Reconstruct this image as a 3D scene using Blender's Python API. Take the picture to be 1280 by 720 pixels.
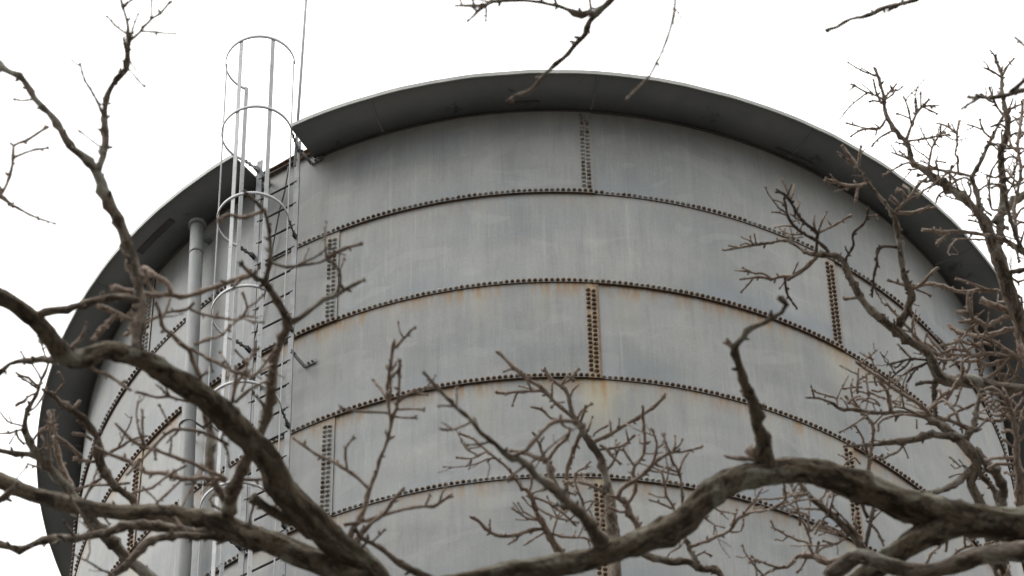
import bpy, bmesh, math, random
from mathutils import Vector, Matrix, noise
random.seed(7)
for o in list(bpy.data.objects): bpy.data.objects.remove(o)
S = bpy.context.scene
COL = S.collection

# ------------------------------------------------------------------ camera
CAM = Vector((0, 0, 1.6))
RT = Vector((0.99961703, 0.02460251, -0.01266923)).normalized()
UP = Vector((0.027043, -0.7713434, 0.63584435)).normalized()
FW = UP.cross(RT).normalized()
UP = RT.cross(FW).normalized()
FPX = 5867.4
cd = bpy.data.cameras.new('camera'); cam = bpy.data.objects.new('camera', cd); COL.objects.link(cam)
cam.matrix_world = Matrix(((RT.x, UP.x, -FW.x, CAM.x), (RT.y, UP.y, -FW.y, CAM.y), (RT.z, UP.z, -FW.z, CAM.z), (0, 0, 0, 1)))
cd.sensor_width = 36; cd.lens = FPX / 1280 * 36
cd.clip_start = 0.1; cd.clip_end = 5000
cd.dof.use_dof = True; cd.dof.focus_distance = 39; cd.dof.aperture_fstop = 21
S.camera = cam
S.render.resolution_x = 1024; S.render.resolution_y = 576

# ------------------------------------------------------------------ world: even bright overcast
w = bpy.data.worlds.new("World"); S.world = w; w.use_nodes = True
nt = w.node_tree; N = nt.nodes; L = nt.links; N.clear()
out = N.new('ShaderNodeOutputWorld'); bg = N.new('ShaderNodeBackground')
sky = N.new('ShaderNodeTexSky'); sky.sky_type = 'NISHITA'; sky.sun_disc = False
SUN_EL, SUN_AZ = math.radians(47), math.radians(-98)      # azimuth from +Y, negative = left
sky.sun_elevation = SUN_EL; sky.sun_rotation = SUN_AZ
mix = N.new('ShaderNodeMix'); mix.data_type = 'RGBA'; mix.inputs[0].default_value = 0.9
# heavy overcast: far brighter overhead than near the horizon
tcw = N.new('ShaderNodeTexCoord'); sxyz = N.new('ShaderNodeSeparateXYZ'); L.new(tcw.outputs['Generated'], sxyz.inputs[0])
pw = N.new('ShaderNodeMath'); pw.operation = 'POWER'; pw.use_clamp = True; L.new(sxyz.outputs[2], pw.inputs[0]); pw.inputs[1].default_value = 1.7
mrw = N.new('ShaderNodeMapRange'); L.new(pw.outputs[0], mrw.inputs[0])
for i_, v_ in enumerate((0, 1, 2.2, 26.)): mrw.inputs[i_ + 1].default_value = v_
vsw = N.new('ShaderNodeVectorMath'); vsw.operation = 'SCALE'; vsw.inputs[0].default_value = (1., .995, .975)
L.new(mrw.outputs[0], vsw.inputs['Scale']); L.new(vsw.outputs[0], mix.inputs[7])
L.new(sky.outputs[0], mix.inputs[6]); L.new(mix.outputs[2], bg.inputs[0])
bg.inputs[1].default_value = 0.1; L.new(bg.outputs[0], out.inputs[0])
sl = bpy.data.lights.new('sun', 'SUN'); so = bpy.data.objects.new('sun', sl); COL.objects.link(so)
sl.energy = 1.15; sl.angle = math.radians(30); sl.color = (1, .98, .95)
sd = Vector((math.sin(SUN_AZ) * math.cos(SUN_EL), math.cos(SUN_AZ) * math.cos(SUN_EL), math.sin(SUN_EL)))
so.rotation_euler = sd.to_track_quat('Z', 'Y').to_euler(); so.location = (-20, 0, 60)
S.view_settings.view_transform = 'Standard'; S.view_settings.look = 'None'
S.view_settings.exposure = 0.42; S.view_settings.gamma = 1.0
S.render.engine = 'CYCLES'

# ------------------------------------------------------------------ helpers
def tag(o, label=None, cat=None, group=None, kind=None):
    if label: o['label'] = label
    if cat: o['category'] = cat
    if group: o['group'] = group
    if kind: o['kind'] = kind
    return o
def empty(name, loc=(0, 0, 0)):
    o = bpy.data.objects.new(name, None); COL.objects.link(o); o.location = loc
    o.empty_display_size = .3
    return o
class MB:
    """collects verts / faces with optional uv layers"""
    def __init__(s): s.v = []; s.f = []; s.uv = {}; s.mi = []
    def add(s, v, f, mi=0, **uv):
        s.mi += [mi] * len(f); b = len(s.v); s.v += [tuple(x) for x in v]; s.f += [tuple(i + b for i in q) for q in f]
        for k, l in uv.items(): s.uv.setdefault(k, []).extend(l)      # one list of loop uvs
    def box(s, c, ax, h):
        c = Vector(c); v = []
        for i in (-1, 1):
            for j in (-1, 1):
                for k in (-1, 1): v.append(c + ax[0] * h[0] * i + ax[1] * h[1] * j + ax[2] * h[2] * k)
        s.add(v, [(0, 1, 3, 2), (4, 6, 7, 5), (0, 4, 5, 1), (2, 3, 7, 6), (0, 2, 6, 4), (1, 5, 7, 3)])
    def bar(s, a, b, w, t, up):
        a = Vector(a); b = Vector(b); d = (b - a).normalized(); x = d.cross(Vector(up)).normalized(); y = x.cross(d)
        s.box((a + b) / 2, (d, x, y), ((b - a).length / 2, w / 2, t / 2))
    def rod(s, a, b, r, n=8): s.tube([a, b], [r, r], n)
    def tube(s, pts, rad, n=8):
        pts = [Vector(p) for p in pts]; fr = frames(pts); v = []; f = []
        for p, r, (x, y) in zip(pts, rad, fr):
            for k in range(n):
                t = 2 * math.pi * k / n; v.append(p + x * r * math.cos(t) + y * r * math.sin(t))
        m = len(pts)
        for i in range(m - 1):
            for k in range(n): f.append((i * n + k, i * n + (k + 1) % n, (i + 1) * n + (k + 1) % n, (i + 1) * n + k))
        f.append(tuple(range(n - 1, -1, -1))); f.append(tuple((m - 1) * n + k for k in range(n)))
        s.add(v, f)
    def build(s, name, mat, parent=None, smooth=False):
        me = bpy.data.meshes.new(name); me.from_pydata(s.v, [], s.f)
        for k, l in s.uv.items():
            u = me.uv_layers.new(name=k)
            flat = [c for q in l for c in q]; flat += [0.] * (2 * len(me.loops) - len(flat))
            u.data.foreach_set('uv', flat)
        for p in me.polygons: p.use_smooth = smooth
        for q in (mat if isinstance(mat, (list, tuple)) else [mat]): me.materials.append(q)
        me.polygons.foreach_set('material_index', s.mi); me.update()
        o = bpy.data.objects.new(name, me); COL.objects.link(o)
        if parent: o.parent = parent
        return o
def frames(pts):
    fr = []; n = len(pts); x = None
    for i in range(n):
        d = (pts[min(i + 1, n - 1)] - pts[max(i - 1, 0)])
        d = d.normalized() if d.length > 1e-9 else Vector((0, 0, 1))
        if x is None:
            x = d.cross(Vector((0.31, 0.2, 0.93)));
            if x.length < 1e-3: x = d.cross(Vector((1, 0, 0)))
            x.normalize()
        else:
            x = (x - d * x.dot(d))
            x.normalize()
        fr.append((x.copy(), d.cross(x)))
    return fr

# ------------------------------------------------------------------ node helpers / materials
def mat_new(name):
    m = bpy.data.materials.new(name); m.use_nodes = True; nt = m.node_tree
    return m, nt, nt.nodes['Principled BSDF']
class G:
    def __init__(s, nt): s.nt = nt
    def n(s, t, **k):
        x = s.nt.nodes.new(t)
        for a, b in k.items(): setattr(x, a, b)
        return x
    def l(s, a, b): s.nt.links.new(a, b)
    def math(s, op, a, b=None, c=None, clamp=False):
        x = s.n('ShaderNodeMath', operation=op); x.use_clamp = clamp
        for i, q in enumerate((a, b, c)):
            if q is None: continue
            if isinstance(q, (int, float)): x.inputs[i].default_value = q
            else: s.l(q, x.inputs[i])
        return x.outputs[0]
    def ramp(s, v, a, b, lo=0., hi=1.):
        x = s.n('ShaderNodeMapRange'); x.interpolation_type = 'SMOOTHSTEP'
        s.l(v, x.inputs[0])
        for i, q in enumerate((a, b, lo, hi)): x.inputs[i + 1].default_value = q
        return x.outputs[0]
    def mix(s, f, a, b):
        x = s.n('ShaderNodeMix', data_type='RGBA')
        if isinstance(f, (int, float)): x.inputs[0].default_value = f
        else: s.l(f, x.inputs[0])
        for i, q in ((6, a), (7, b)):
            if isinstance(q, tuple): x.inputs[i].default_value = q + (1,) if len(q) == 3 else q
            else: s.l(q, x.inputs[i])
        return x.outputs[2]
    def vec(s, x, y, z=0.):
        c = s.n('ShaderNodeCombineXYZ')
        for i, q in enumerate((x, y, z)):
            if isinstance(q, (int, float)): c.inputs[i].default_value = q
            else: s.l(q, c.inputs[i])
        return c.outputs[0]
    def noise(s, v, scale=1., detail=4., rough=.55, dist=0.):
        x = s.n('ShaderNodeTexNoise'); s.l(v, x.inputs['Vector']); x.inputs['Scale'].default_value = scale
        x.inputs['Detail'].default_value = detail; x.inputs['Roughness'].default_value = rough
        x.inputs['Distortion'].default_value = dist
        return x.outputs['Fac']
    def uv(s, name):
        u = s.n('ShaderNodeUVMap', uv_map=name); p = s.n('ShaderNodeSeparateXYZ'); s.l(u.outputs[0], p.inputs[0])
        return p.outputs[0], p.outputs[1]
    def bump(s, h, strength, dist):
        b = s.n('ShaderNodeBump'); s.l(h, b.inputs['Height']); b.inputs['Strength'].default_value = strength
        b.inputs['Distance'].default_value = dist
        return b.outputs[0]

def mat_shell():
    m, nt, B = mat_new('weathered aluminium paint'); g = G(nt)
    u, z = g.uv('pos'); a, drop = g.uv('plate'); rust, var = g.uv('wear')
    # broad clouds, streaks running down
    cloud = g.noise(g.vec(g.math('MULTIPLY', u, .9), g.math('MULTIPLY', z, .75)), 1, 4, .6)
    cloud2 = g.noise(g.vec(g.math('MULTIPLY', u, .45), g.math('MULTIPLY', z, 1.1), 7.), 1, 3, .5, .6)
    st1 = g.noise(g.vec(g.math('MULTIPLY', u, 7.), g.math('MULTIPLY', z, .7), 3.), 1, 5, .65, .3)
    st2 = g.noise(g.vec(g.math('MULTIPLY', u, 34.), g.math('MULTIPLY', z, 1.6), 5.), 1, 4, .7, .2)
    st3 = g.noise(g.vec(g.math('MULTIPLY', u, 16.), g.math('MULTIPLY', z, .35), 9.), 1, 3, .6)
    fine = g.noise(g.vec(g.math('MULTIPLY', u, 40.), g.math('MULTIPLY', z, 30.), 1.), 1, 3, .6)
    seamr, above = g.uv('seam')
    c = g.mix(g.ramp(cloud, .3, .7), (.30, .312, .308), (.385, .39, .375))
    c = g.mix(g.ramp(cloud2, .50, .68, 0, .45), c, (.275, .30, .32))
    c = g.mix(g.ramp(st1, .50, .78, 0, .5), c, (.46, .465, .445))
    c = g.mix(g.ramp(st1, .28, .48, .35, 0), c, (.22, .235, .24))
    c = g.mix(g.ramp(st2, .52, .74, 0, .36), c, (.47, .475, .455))
    c = g.mix(g.ramp(st2, .28, .48, .34, 0), c, (.22, .23, .235))
    c = g.mix(g.ramp(st3, .60, .72, 0, .35), c, (.52, .52, .49))
    c = g.mix(g.ramp(st3, .28, .40, .3, 0), c, (.21, .215, .215))
    c = g.mix(g.ramp(fine, .3, .7, .14, 0), c, (.14, .14, .14))
    bandn = g.noise(g.vec(g.math('MULTIPLY', u, .8), g.math('MULTIPLY', z, .06), 40.), 1, 3, .6)
    c = g.mix(g.ramp(bandn, .5, .68, 0, .5), c, (.50, .505, .49)); c = g.mix(g.ramp(bandn, .32, .46, .4, 0), c, (.25, .265, .275))
    edgeb = g.math('MULTIPLY', g.ramp(drop, .75, 1.2, 0, 1), g.ramp(g.noise(g.vec(g.math('MULTIPLY', u, .55), 3., 8.), 1, 2, .5), .45, .6))
    c = g.mix(g.math('MULTIPLY', edgeb, .6), c, (.22, .255, .295))
    # patches where the paint has chalked pale or been touched up
    pt = g.noise(g.vec(g.math('MULTIPLY', u, 1.6), g.math('MULTIPLY', z, 2.2), 17.), 1, 2, .4, 1.2)
    c = g.mix(g.ramp(pt, .60, .63, 0, .16), c, (.5, .5, .48))
    hs = g.n('ShaderNodeHueSaturation'); g.l(c, hs.inputs['Color']); g.l(g.math('ADD', var, .5), hs.inputs['Value'])
    c = hs.outputs[0]
    # old creamy runs under the lap
    run = g.noise(g.vec(g.math('MULTIPLY', u, 3.6), g.math('MULTIPLY', drop, .35), 21.), 1, 4, .62)
    fall = g.ramp(drop, .0, .85, 1, 0)
    cr = g.math('MULTIPLY', g.math('MULTIPLY', g.ramp(run, .45, .66), fall), g.math('MULTIPLY', rust, .34))
    c = g.mix(cr, c, (.47, .43, .33))
    # rust bleeding from the lap
    rn = g.noise(g.vec(g.math('MULTIPLY', u, 11.), g.math('MULTIPLY', drop, 1.3), 33.), 1, 5, .72)
    rn2 = g.noise(g.vec(g.math('MULTIPLY', u, 1.9), 4., 4.), 1, 2, .5)
    f2 = g.ramp(drop, .0, .26, 1, 0)
    r = g.math('MULTIPLY', g.math('MULTIPLY', g.ramp(rn, .40, .60), f2), g.math('MULTIPLY', g.ramp(rn2, .36, .56, .10, 1), rust), clamp=True)
    c = g.mix(g.math('MULTIPLY', r, .85), c, (.36, .22, .10))
    f3 = g.math('MULTIPLY', g.ramp(drop, .0, .05, 1, 0), g.math('MULTIPLY', g.ramp(rn, .35, .6), rust), clamp=True)
    c = g.mix(g.math('MULTIPLY', f3, .6), c, (.20, .11, .05))
    low, lru = g.uv('low')
    ln_ = g.noise(g.vec(g.math('MULTIPLY', u, 16.), g.math('MULTIPLY', low, 14.), 51.), 1, 4, .7)
    lb = g.math('MULTIPLY', g.ramp(g.math('ADD', low, g.math('MULTIPLY', g.math('SUBTRACT', ln_, .5), .05)), .040, .062, 1, 0), g.math('MULTIPLY', g.ramp(rn2, .25, .55, .35, 1), lru), clamp=True)
    c = g.mix(g.math('MULTIPLY', lb, .5), c, (.31, .25, .175))
    c = g.mix(g.math('MULTIPLY', g.math('MULTIPLY', g.ramp(low, .004, .016, 1, 0), lru, clamp=True), .8), c, (.12, .065, .035))
    # runs below the upright lap of the course above
    dm = g.math('ABSOLUTE', g.math('SUBTRACT', a, 2.235))
    wob = g.math('MULTIPLY', g.math('SUBTRACT', g.noise(g.vec(g.math('MULTIPLY', u, 30.), g.math('MULTIPLY', drop, 3.)), 1, 3, .6), .5), .06)
    m1 = g.math('MULTIPLY', g.ramp(g.math('ADD', dm, wob), .05, .19, 1, 0), g.ramp(drop, .1, .95, 1, 0))
    c = g.mix(g.math('MULTIPLY', g.math('MULTIPLY', m1, above), .7, clamp=True), c, (.50, .45, .31))
    for cx in (2.205, 2.285):
        dn = g.math('ABSOLUTE', g.math('SUBTRACT', a, cx))
        m2 = g.math('MULTIPLY', g.ramp(g.math('ADD', dn, g.math('MULTIPLY', wob, .5)), -.004, .04, 1, 0), g.math('MULTIPLY', g.ramp(drop, .02, .5 if cx > 2.25 else .3, 1, 0), g.ramp(g.noise(g.vec(g.math('MULTIPLY', u, 9.), g.math('MULTIPLY', drop, 5.), cx * 9)), .3, .6)))
        c = g.mix(g.math('MULTIPLY', g.math('MULTIPLY', m2, above), .95, clamp=True), c, (.42, .24, .09))
    # strip under the double rivet rows at the end of each plate
    da = g.math('SUBTRACT', 4.555, a)
    sn = g.noise(g.vec(g.math('MULTIPLY', u, 22.), g.math('MULTIPLY', z, 9.), 12.), 1, 4, .65)
    sm = g.math('MULTIPLY', g.ramp(g.math('ADD', da, g.math('MULTIPLY', g.math('SUBTRACT', sn, .5), .06)), .095, .125, 1, 0), seamr, clamp=True)
    c = g.mix(g.math('MULTIPLY', sm, .85), c, (.47, .375, .235))
    c = g.mix(g.math('MULTIPLY', sm, g.ramp(sn, .44, .64, .0, .8)), c, (.26, .145, .06))
    c = g.mix(g.math('MULTIPLY', sm, g.ramp(da, .012, .03, .7, 0)), c, (.16, .09, .05))
    g.l(c, B.inputs['Base Color'])
    B.inputs['Roughness'].default_value = .62; B.inputs['Metallic'].default_value = 0.0
    B.inputs['Specular IOR Level'].default_value = .35
    hb = g.noise(g.vec(g.math('MULTIPLY', u, 1.4), g.math('MULTIPLY', z, 1.4), 2.), 1, 2, .5)
    g.l(g.bump(g.math('ADD', g.math('MULTIPLY', hb, 1.), g.math('MULTIPLY', fine, .03)), .6, .05), B.inputs['Normal'])
    return m
def mat_simple(name, c1, c2, scale=6, rough=.6, metal=0., c3=None, t3=.6, bump=.0, stretch=(1, 1, 1), detail=5):
    m, nt, B = mat_new(name); g = G(nt)
    tc = g.n('ShaderNodeTexCoord'); mp = g.n('ShaderNodeMapping'); mp.inputs['Scale'].default_value = stretch
    g.l(tc.outputs['Object'], mp.inputs[0])
    f = g.noise(mp.outputs[0], scale, detail, .6); c = g.mix(g.ramp(f, .3, .7), c1, c2)
    if c3:
        f3 = g.noise(mp.outputs[0], scale * 2.3, 5, .65, .4); c = g.mix(g.ramp(f3, t3, t3 + .08), c, c3)
    g.l(c, B.inputs['Base Color']); B.inputs['Roughness'].default_value = rough; B.inputs['Metallic'].default_value = metal
    if bump: g.l(g.bump(f, .8, bump), B.inputs['Normal'])
    return m
M = {}
M['shell'] = mat_shell()
M['rivet'] = mat_simple('rivet heads', (.24, .22, .19), (.40, .40, .385), 3.5, .5, 0, (.13, .085, .055), .5)
M['rivet_rust'] = mat_simple('rusty rivet heads', (.065, .038, .023), (.175, .115, .07), 14, .75, 0, (.38, .34, .28), .58)
M['rust'] = mat_simple('rusted steel', (.09, .05, .03), (.2, .11, .06), 12, .85, 0, (.34, .33, .31), .55, .004)
M['edge'] = mat_simple('rusty plate edge', (.05, .035, .025), (.17, .09, .05), 7, .85, 0, (.10, .08, .06), .5)
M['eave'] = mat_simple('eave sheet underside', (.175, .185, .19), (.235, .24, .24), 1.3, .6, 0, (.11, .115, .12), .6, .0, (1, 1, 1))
M['fascia'] = mat_simple('weathered galvanised rim', (.40, .41, .39), (.54, .545, .51), 5, .6, 0, (.2, .18, .15), .66)
M['galv'] = mat_simple('galvanised steel', (.47, .48, .49), (.58, .59, .595), 9, .65, 0, (.27, .27, .27), .6)
M['rail'] = mat_simple('dull grey steel', (.15, .155, .16), (.25, .26, .265), 7, .6, .2, (.15, .13, .11), .62)
M['dark'] = mat_simple('dark steel', (.035, .035, .04), (.08, .075, .07), 10, .6, .3)
M['pipe'] = mat_simple('painted pipe', (.20, .21, .21), (.27, .28, .275), 4, .6, 0, (.17, .16, .145), .6, 0, (3, 3, .6))
M['slot'] = mat_simple('grimy slot cover', (.075, .07, .065), (.12, .11, .10), 4, .7)
M['roof'] = mat_simple('roof sheet', (.3, .31, .31), (.4, .41, .4), 2, .6)
M['concrete'] = mat_simple('concrete', (.28, .27, .25), (.38, .37, .35), 3, .9, 0, None, .6, .01)
def mat_bark(name, dark, mid, lichen, lt=.56, sc=1.):
    m, nt, B = mat_new(name); g = G(nt)
    u, s = g.uv('bark')
    f = g.noise(g.vec(g.math('MULTIPLY', u, 46 * sc), g.math('MULTIPLY', s, 14 * sc)), 1, 6, .68, .7)
    f2 = g.noise(g.vec(g.math('MULTIPLY', u, 150 * sc), g.math('MULTIPLY', s, 60 * sc), 3.), 1, 4, .7)
    tc = g.n('ShaderNodeTexCoord')
    p = g.noise(tc.outputs['Object'], 9 * sc, 5, .65, .5)
    p2 = g.noise(tc.outputs['Object'], 2.3, 3, .5)
    c = g.mix(g.ramp(f, .40, .56), dark, mid)
    c = g.mix(g.ramp(f2, .32, .62, .55, 0), c, tuple(x * .6 for x in dark))
    c = g.mix(g.math('MULTIPLY', g.ramp(p, lt, lt + .09), g.ramp(f2, .3, .6, .35, .9)), c, lichen)
    c = g.mix(g.ramp(p2, .45, .7, 0, .35), c, tuple(x * .62 for x in mid))
    g.l(c, B.inputs['Base Color']); B.inputs['Roughness'].default_value = .92
    B.inputs['Specular IOR Level'].default_value = .2
    g.l(g.bump(g.math('ADD', f, g.math('MULTIPLY', f2, .4)), .9, .012), B.inputs['Normal'])
    return m
M['bark_near'] = mat_bark('furrowed grey brown bark', (.040, .029, .019), (.205, .168, .122), (.29, .285, .225), .53)
M['bark_branch'] = mat_bark('rough branch bark', (.085, .066, .050), (.31, .255, .205), (.42, .41, .35), .53)
M['twig'] = mat_bark('pale reddish brown twig bark', (.25, .185, .145), (.54, .44, .365), (.50, .47, .42), .58, 1.4)
M['twig_dark'] = mat_bark('dark twig bark', (.07, .05, .04), (.19, .15, .12), (.22, .2, .17), .62, 1.4)

# ------------------------------------------------------------------ ground
ZT = 33.19863 + 1.6; CY = 29.67075; R = 4.35
def ground():
    m, nt, B = mat_new('winter lawn'); g = G(nt); tc = g.n('ShaderNodeTexCoord')
    a = g.noise(tc.outputs['Object'], .12, 5, .6); b = g.noise(tc.outputs['Object'], 9, 5, .7)
    c = g.mix(g.ramp(a, .35, .65), (.048, .043, .038), (.042, .040, .034)); c = g.mix(g.ramp(b, .35, .7, 0, .6), c, (.075, .066, .055))
    g.l(c, B.inputs['Base Color']); B.inputs['Roughness'].default_value = .95
    mb = MB(); n = 60; rr = [0, 15, 40, 90, 200, 500, 1200, 2500]; v = [(0, 20, 0)]; f = []
    for r in rr[1:]:
        for k in range(n):
            t = 2 * math.pi * k / n
            v.append((r * math.cos(t), 20 + r * math.sin(t), 0 if r < 45 else noise.noise(Vector((r * math.cos(t), r * math.sin(t), 0)) / 300) * r * .02))
    for k in range(n): f.append((0, 1 + k, 1 + (k + 1) % n))
    for i in range(len(rr) - 2):
        for k in range(n): f.append((1 + i * n + k, 1 + (i + 1) * n + k, 1 + (i + 1) * n + (k + 1) % n, 1 + i * n + (k + 1) % n))
    mb.add(v, f); tag(mb.build('ground', m, None, True), kind='structure')
ground()

# ------------------------------------------------------------------ water tank
def cyl(td, r, z=0.):
    t = math.radians(td); return Vector((r * math.cos(t), r * math.sin(t), z))     # local, tank origin at the base centre
tank = empty('water_tank', (0, CY, 0))
tag(tank, 'tall round riveted steel water tank, weathered grey with rust streaks, rising behind the bare branches', 'water tank')
edges = [0, -1.2007, -2.4271, -3.6723, -4.9079]
while ZT + edges[-1] - 1.236 > .5: edges.append(edges[-1] - 1.236)
edges.append(-(ZT - .12))
SEAM0 = -84.2
RUSTL = [.2, .3, 1.1, .95, .7, .5, .4]
SR = [{5: .1, 4: .1}, {5: .4, 4: .04}, {5: 1., 4: .5}, {5: .6, 4: .04}, {5: .8, 4: .55}, {5: .5, 4: .4}]
def seam_rust(i, p): return SR[i].get(p % 6, .4) if 0 <= i < len(SR) else .35
LAP = .016; VL = .012
def course(i):
    zt, zb = ZT + edges[i], ZT + edges[i + 1]
    off = 0 if i % 2 == 0 else 30
    mb = MB(); ed = MB(); H = zt - zb
    rows = [zt + (.045 if i else .088), zt, zt - H * .33, zt - H * .66, zb]
    nseg = 60
    for p in range(6):
        th0 = SEAM0 + off + 60 * p + math.degrees(.060 / R)        # left edge of the plate
        rnd = random.Random(i * 17 + p)
        var = .5 + rnd.uniform(-.055, .055)
        ru = (RUSTL[i] if i < len(RUSTL) else .3)
        srv = (seam_rust(i, p), seam_rust(i - 1, p if i % 2 else p - 1) if i else 0.)
        v = []; f = []; U = []; A = []; Wt = []; Sm = []; Lw = []
        nr = len(rows)
        for j in range(nseg + 1):
            tt = j / nseg; td = th0 + 60 * tt
            for k, z in enumerate(rows):
                q = max(0., min(1., (zt - z) / H)); r = R + LAP * q + VL * tt
                if k == 0: r = R - .002 + VL * tt
                # slight oil-canning
                r += .009 * noise.noise(Vector((td * .14, z * 1.1, 3.))) * math.sin(math.pi * min(1, max(0, q))) * math.sin(math.pi * tt)
                v.append(cyl(td, r, z))
        for j in range(nseg):
            for k in range(nr - 1):
                a0 = j * nr + k; f.append((a0, a0 + 1, a0 + nr + 1, a0 + nr))
                for (jj, kk) in ((j, k), (j, k + 1), (j + 1, k + 1), (j + 1, k)):
                    tt = jj / nseg
                    U.append((math.radians(th0 + 60 * tt + 360) * R, rows[kk] - ZT)); A.append((4.555 * tt, zt - rows[kk])); Wt.append((ru, var)); Sm.append(srv); Lw.append((rows[kk] - zb, [.25, .75, .55, .2, .3, .3][i] if i < 6 else .4))
        mb.add(v, f, pos=U, plate=A, wear=Wt, seam=Sm, low=Lw)
        # exposed lap edges: underside of the course and the upright end of the plate
        v = []; f = []
        for j in range(nseg + 1):
            tt = j / nseg; td = th0 + 60 * tt; r = R + LAP + VL * tt
            v += [cyl(td, r, zb), cyl(td, R - .01, zb)]
        for j in range(nseg): f.append((2 * j, 2 * j + 1, 2 * j + 3, 2 * j + 2))
        ed.add(v, f)
        th1 = th0 + 60; v = []
        for k, z in enumerate(rows):
            q = max(0., min(1., (zt - z) / H)); r = R + LAP * q + VL
            if k == 0: r = R - .002 + VL
            v += [cyl(th1, r, z), cyl(th1, r - VL - .004, z)]
        ed.add(v, [(2 * k, 2 * k + 1, 2 * k + 3, 2 * k + 2) for k in range(nr - 1)])
    NOR = i > 7
    def head(mb, td, r, z, s=1., mi=1):
        t = math.radians(td); n = Vector((math.cos(t), math.sin(t), 0)); x = Vector((-n.y, n.x, 0)); up = Vector((0, 0, 1))
        c = n * r + Vector((0, 0, z)); v = []; m = 8; ph = random.random()
        rad = .0175 * s * random.uniform(.93, 1.07)
        for hr, rr in ((0, 1.), (.010, .93), (.0185, .58)):
            for k in range(m):
                q = 2 * math.pi * (k + ph) / m; v.append(c + n * (hr * s) + x * rad * rr * math.cos(q) + up * rad * rr * math.sin(q))
        v.append(c + n * .021 * s); f = []
        for a in range(2):
            for k in range(m): f.append((a * m + k, a * m + (k + 1) % m, (a + 1) * m + (k + 1) % m, (a + 1) * m + k))
        for k in range(m): f.append((2 * m + k, 2 * m + (k + 1) % m, 3 * m))
        mb.add(v, f, mi)
    NR = 95
    for p in range(0 if NOR else 6):
        th0 = SEAM0 + off + 60 * p + math.degrees(.060 / R)
        for j in range(NR):
            tt = (j + .3) / NR; td = th0 + 60 * tt
            if math.sin(math.radians(td)) > .45: continue
            if random.random() < .004: continue
            q_ = noise.noise(Vector((td * .11, i * 7.7, 0)))
            head(mb, td, R + LAP * .98 + VL * tt - .001, zb + .026, 1., (1 if q_ > -.05 else 2) if i in (0, 3, 4) else (2 if q_ < .28 else 1))
        th1 = th0 + 60
        if math.sin(math.radians(th1)) > .45: continue
        for row, back in ((0, .044), (1, .091)):
            for j in range(19):
                z = zb + .085 + j * (H - .13) / 19. + (.012 if row else 0)
                if random.random() < .006: continue
                q = (zt - z) / H; tt = 1 - back / 4.555
                head(mb, th1 - math.degrees(back / R), R + LAP * q + VL * tt - .001, z, 1.12, 2 if seam_rust(i, p) > .3 else 1)
    c = mb.build('shell_course', [M['shell'], M['rivet'], M['rivet_rust']], tank, True)
    ed.build('lap_edge', M['edge'], c)
for i in range(len(edges) - 1): course(i)

GAP0, GAP1 = -124.25, -117.05
def arc_ring(mb, prof, t0, t1, n, caps=True, wob=0.):
    m = len(prof); v = []; f = []
    for j in range(n + 1):
        td = t0 + (t1 - t0) * j / n
        for (r, z) in prof:
            dz = wob * noise.noise(Vector((td * .35, r * 3, 1.3))) if wob else 0
            v.append(cyl(td, r + dz * .6, ZT + z + dz))
    closed = abs(t1 - t0) > 359.9
    for j in range(n):
        for k in range(m):
            a = j * m + k; b = j * m + (k + 1) % m; f.append((a, b, b + m, a + m))
    if caps and not closed: f += [tuple(range(m)), tuple(n * m + k for k in range(m - 1, -1, -1))]
    mb.add(v, f)
R2 = 1.10218 * R; ZE = -.0439
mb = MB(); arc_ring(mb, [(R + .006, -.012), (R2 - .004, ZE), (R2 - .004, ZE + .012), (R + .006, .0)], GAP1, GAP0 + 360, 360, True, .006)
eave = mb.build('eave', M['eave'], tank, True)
mb = MB(); arc_ring(mb, [(R2 - .004, ZE - .004), (R2 + .006, ZE - .004), (R2 + .006, ZE + .042), (R2 - .004, ZE + .042)], GAP1, GAP0 + 360, 360, True, .006)
mb.build('rim', M['fascia'], eave)
# sheet laps under the eave
td = GAP1 + 9
while td < GAP0 + 355:
    a = cyl(td, R + .03, ZT - .016); b = cyl(td + .3, R2 - .01, ZT + ZE - .004)
    mb = MB(); mb.bar(a, b, .02, .003, (0, 0, 1)); mb.build('sheet_lap', M['eave'], eave); td += 24.6
for t0, t1, r0, r1 in ((-141.5, -135.5, 4.60, 4.66), (-93., -89.5, 4.445, 4.475), (-61, -56, 4.42, 4.44)):
    mb = MB(); arc_ring(mb, [(r0, -.036 - (r0 - 4.35) * .05), (r1, -.036 - (r0 - 4.35) * .05), (r1, -.02), (r0, -.02)], t0, t1, 10); mb.build('slot_cover', M['slot'], eave)
# angle iron where the eave meets the shell and the rusted curb above it
mb = MB(); arc_ring(mb, [(R + .008, -.034), (R + .022, -.034), (R + .022, -.018), (R + .008, -.018)], GAP1, GAP0 + 360, 240)
mb.build('support_angle', M['slot'], tank)
mb = MB(); arc_ring(mb, [(R + .012, .045), (R + .034, .045), (R + .034, .085), (R + .06, .085), (R + .06, .096), (R + .012, .096)], -180, 180, 300, False, .012)
mb.build('curb_angle', M['rust'], tank)
mb = MB(); v = [cyl(0, 0, ZT + .75)]; n = 96
for k in range(n): v.append(cyl(360 * k / n, R + .03, ZT + .100))
mb.add(v, [(0, 1 + k, 1 + (k + 1) % n) for k in range(n)]); mb.build('roof', M['roof'], tank)
mb = MB(); mb.tube([(0, 0, -.2), (0, 0, .14)], [R + .35, R + .35], 72); mb.build('foundation', M['concrete'], tank)

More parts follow.
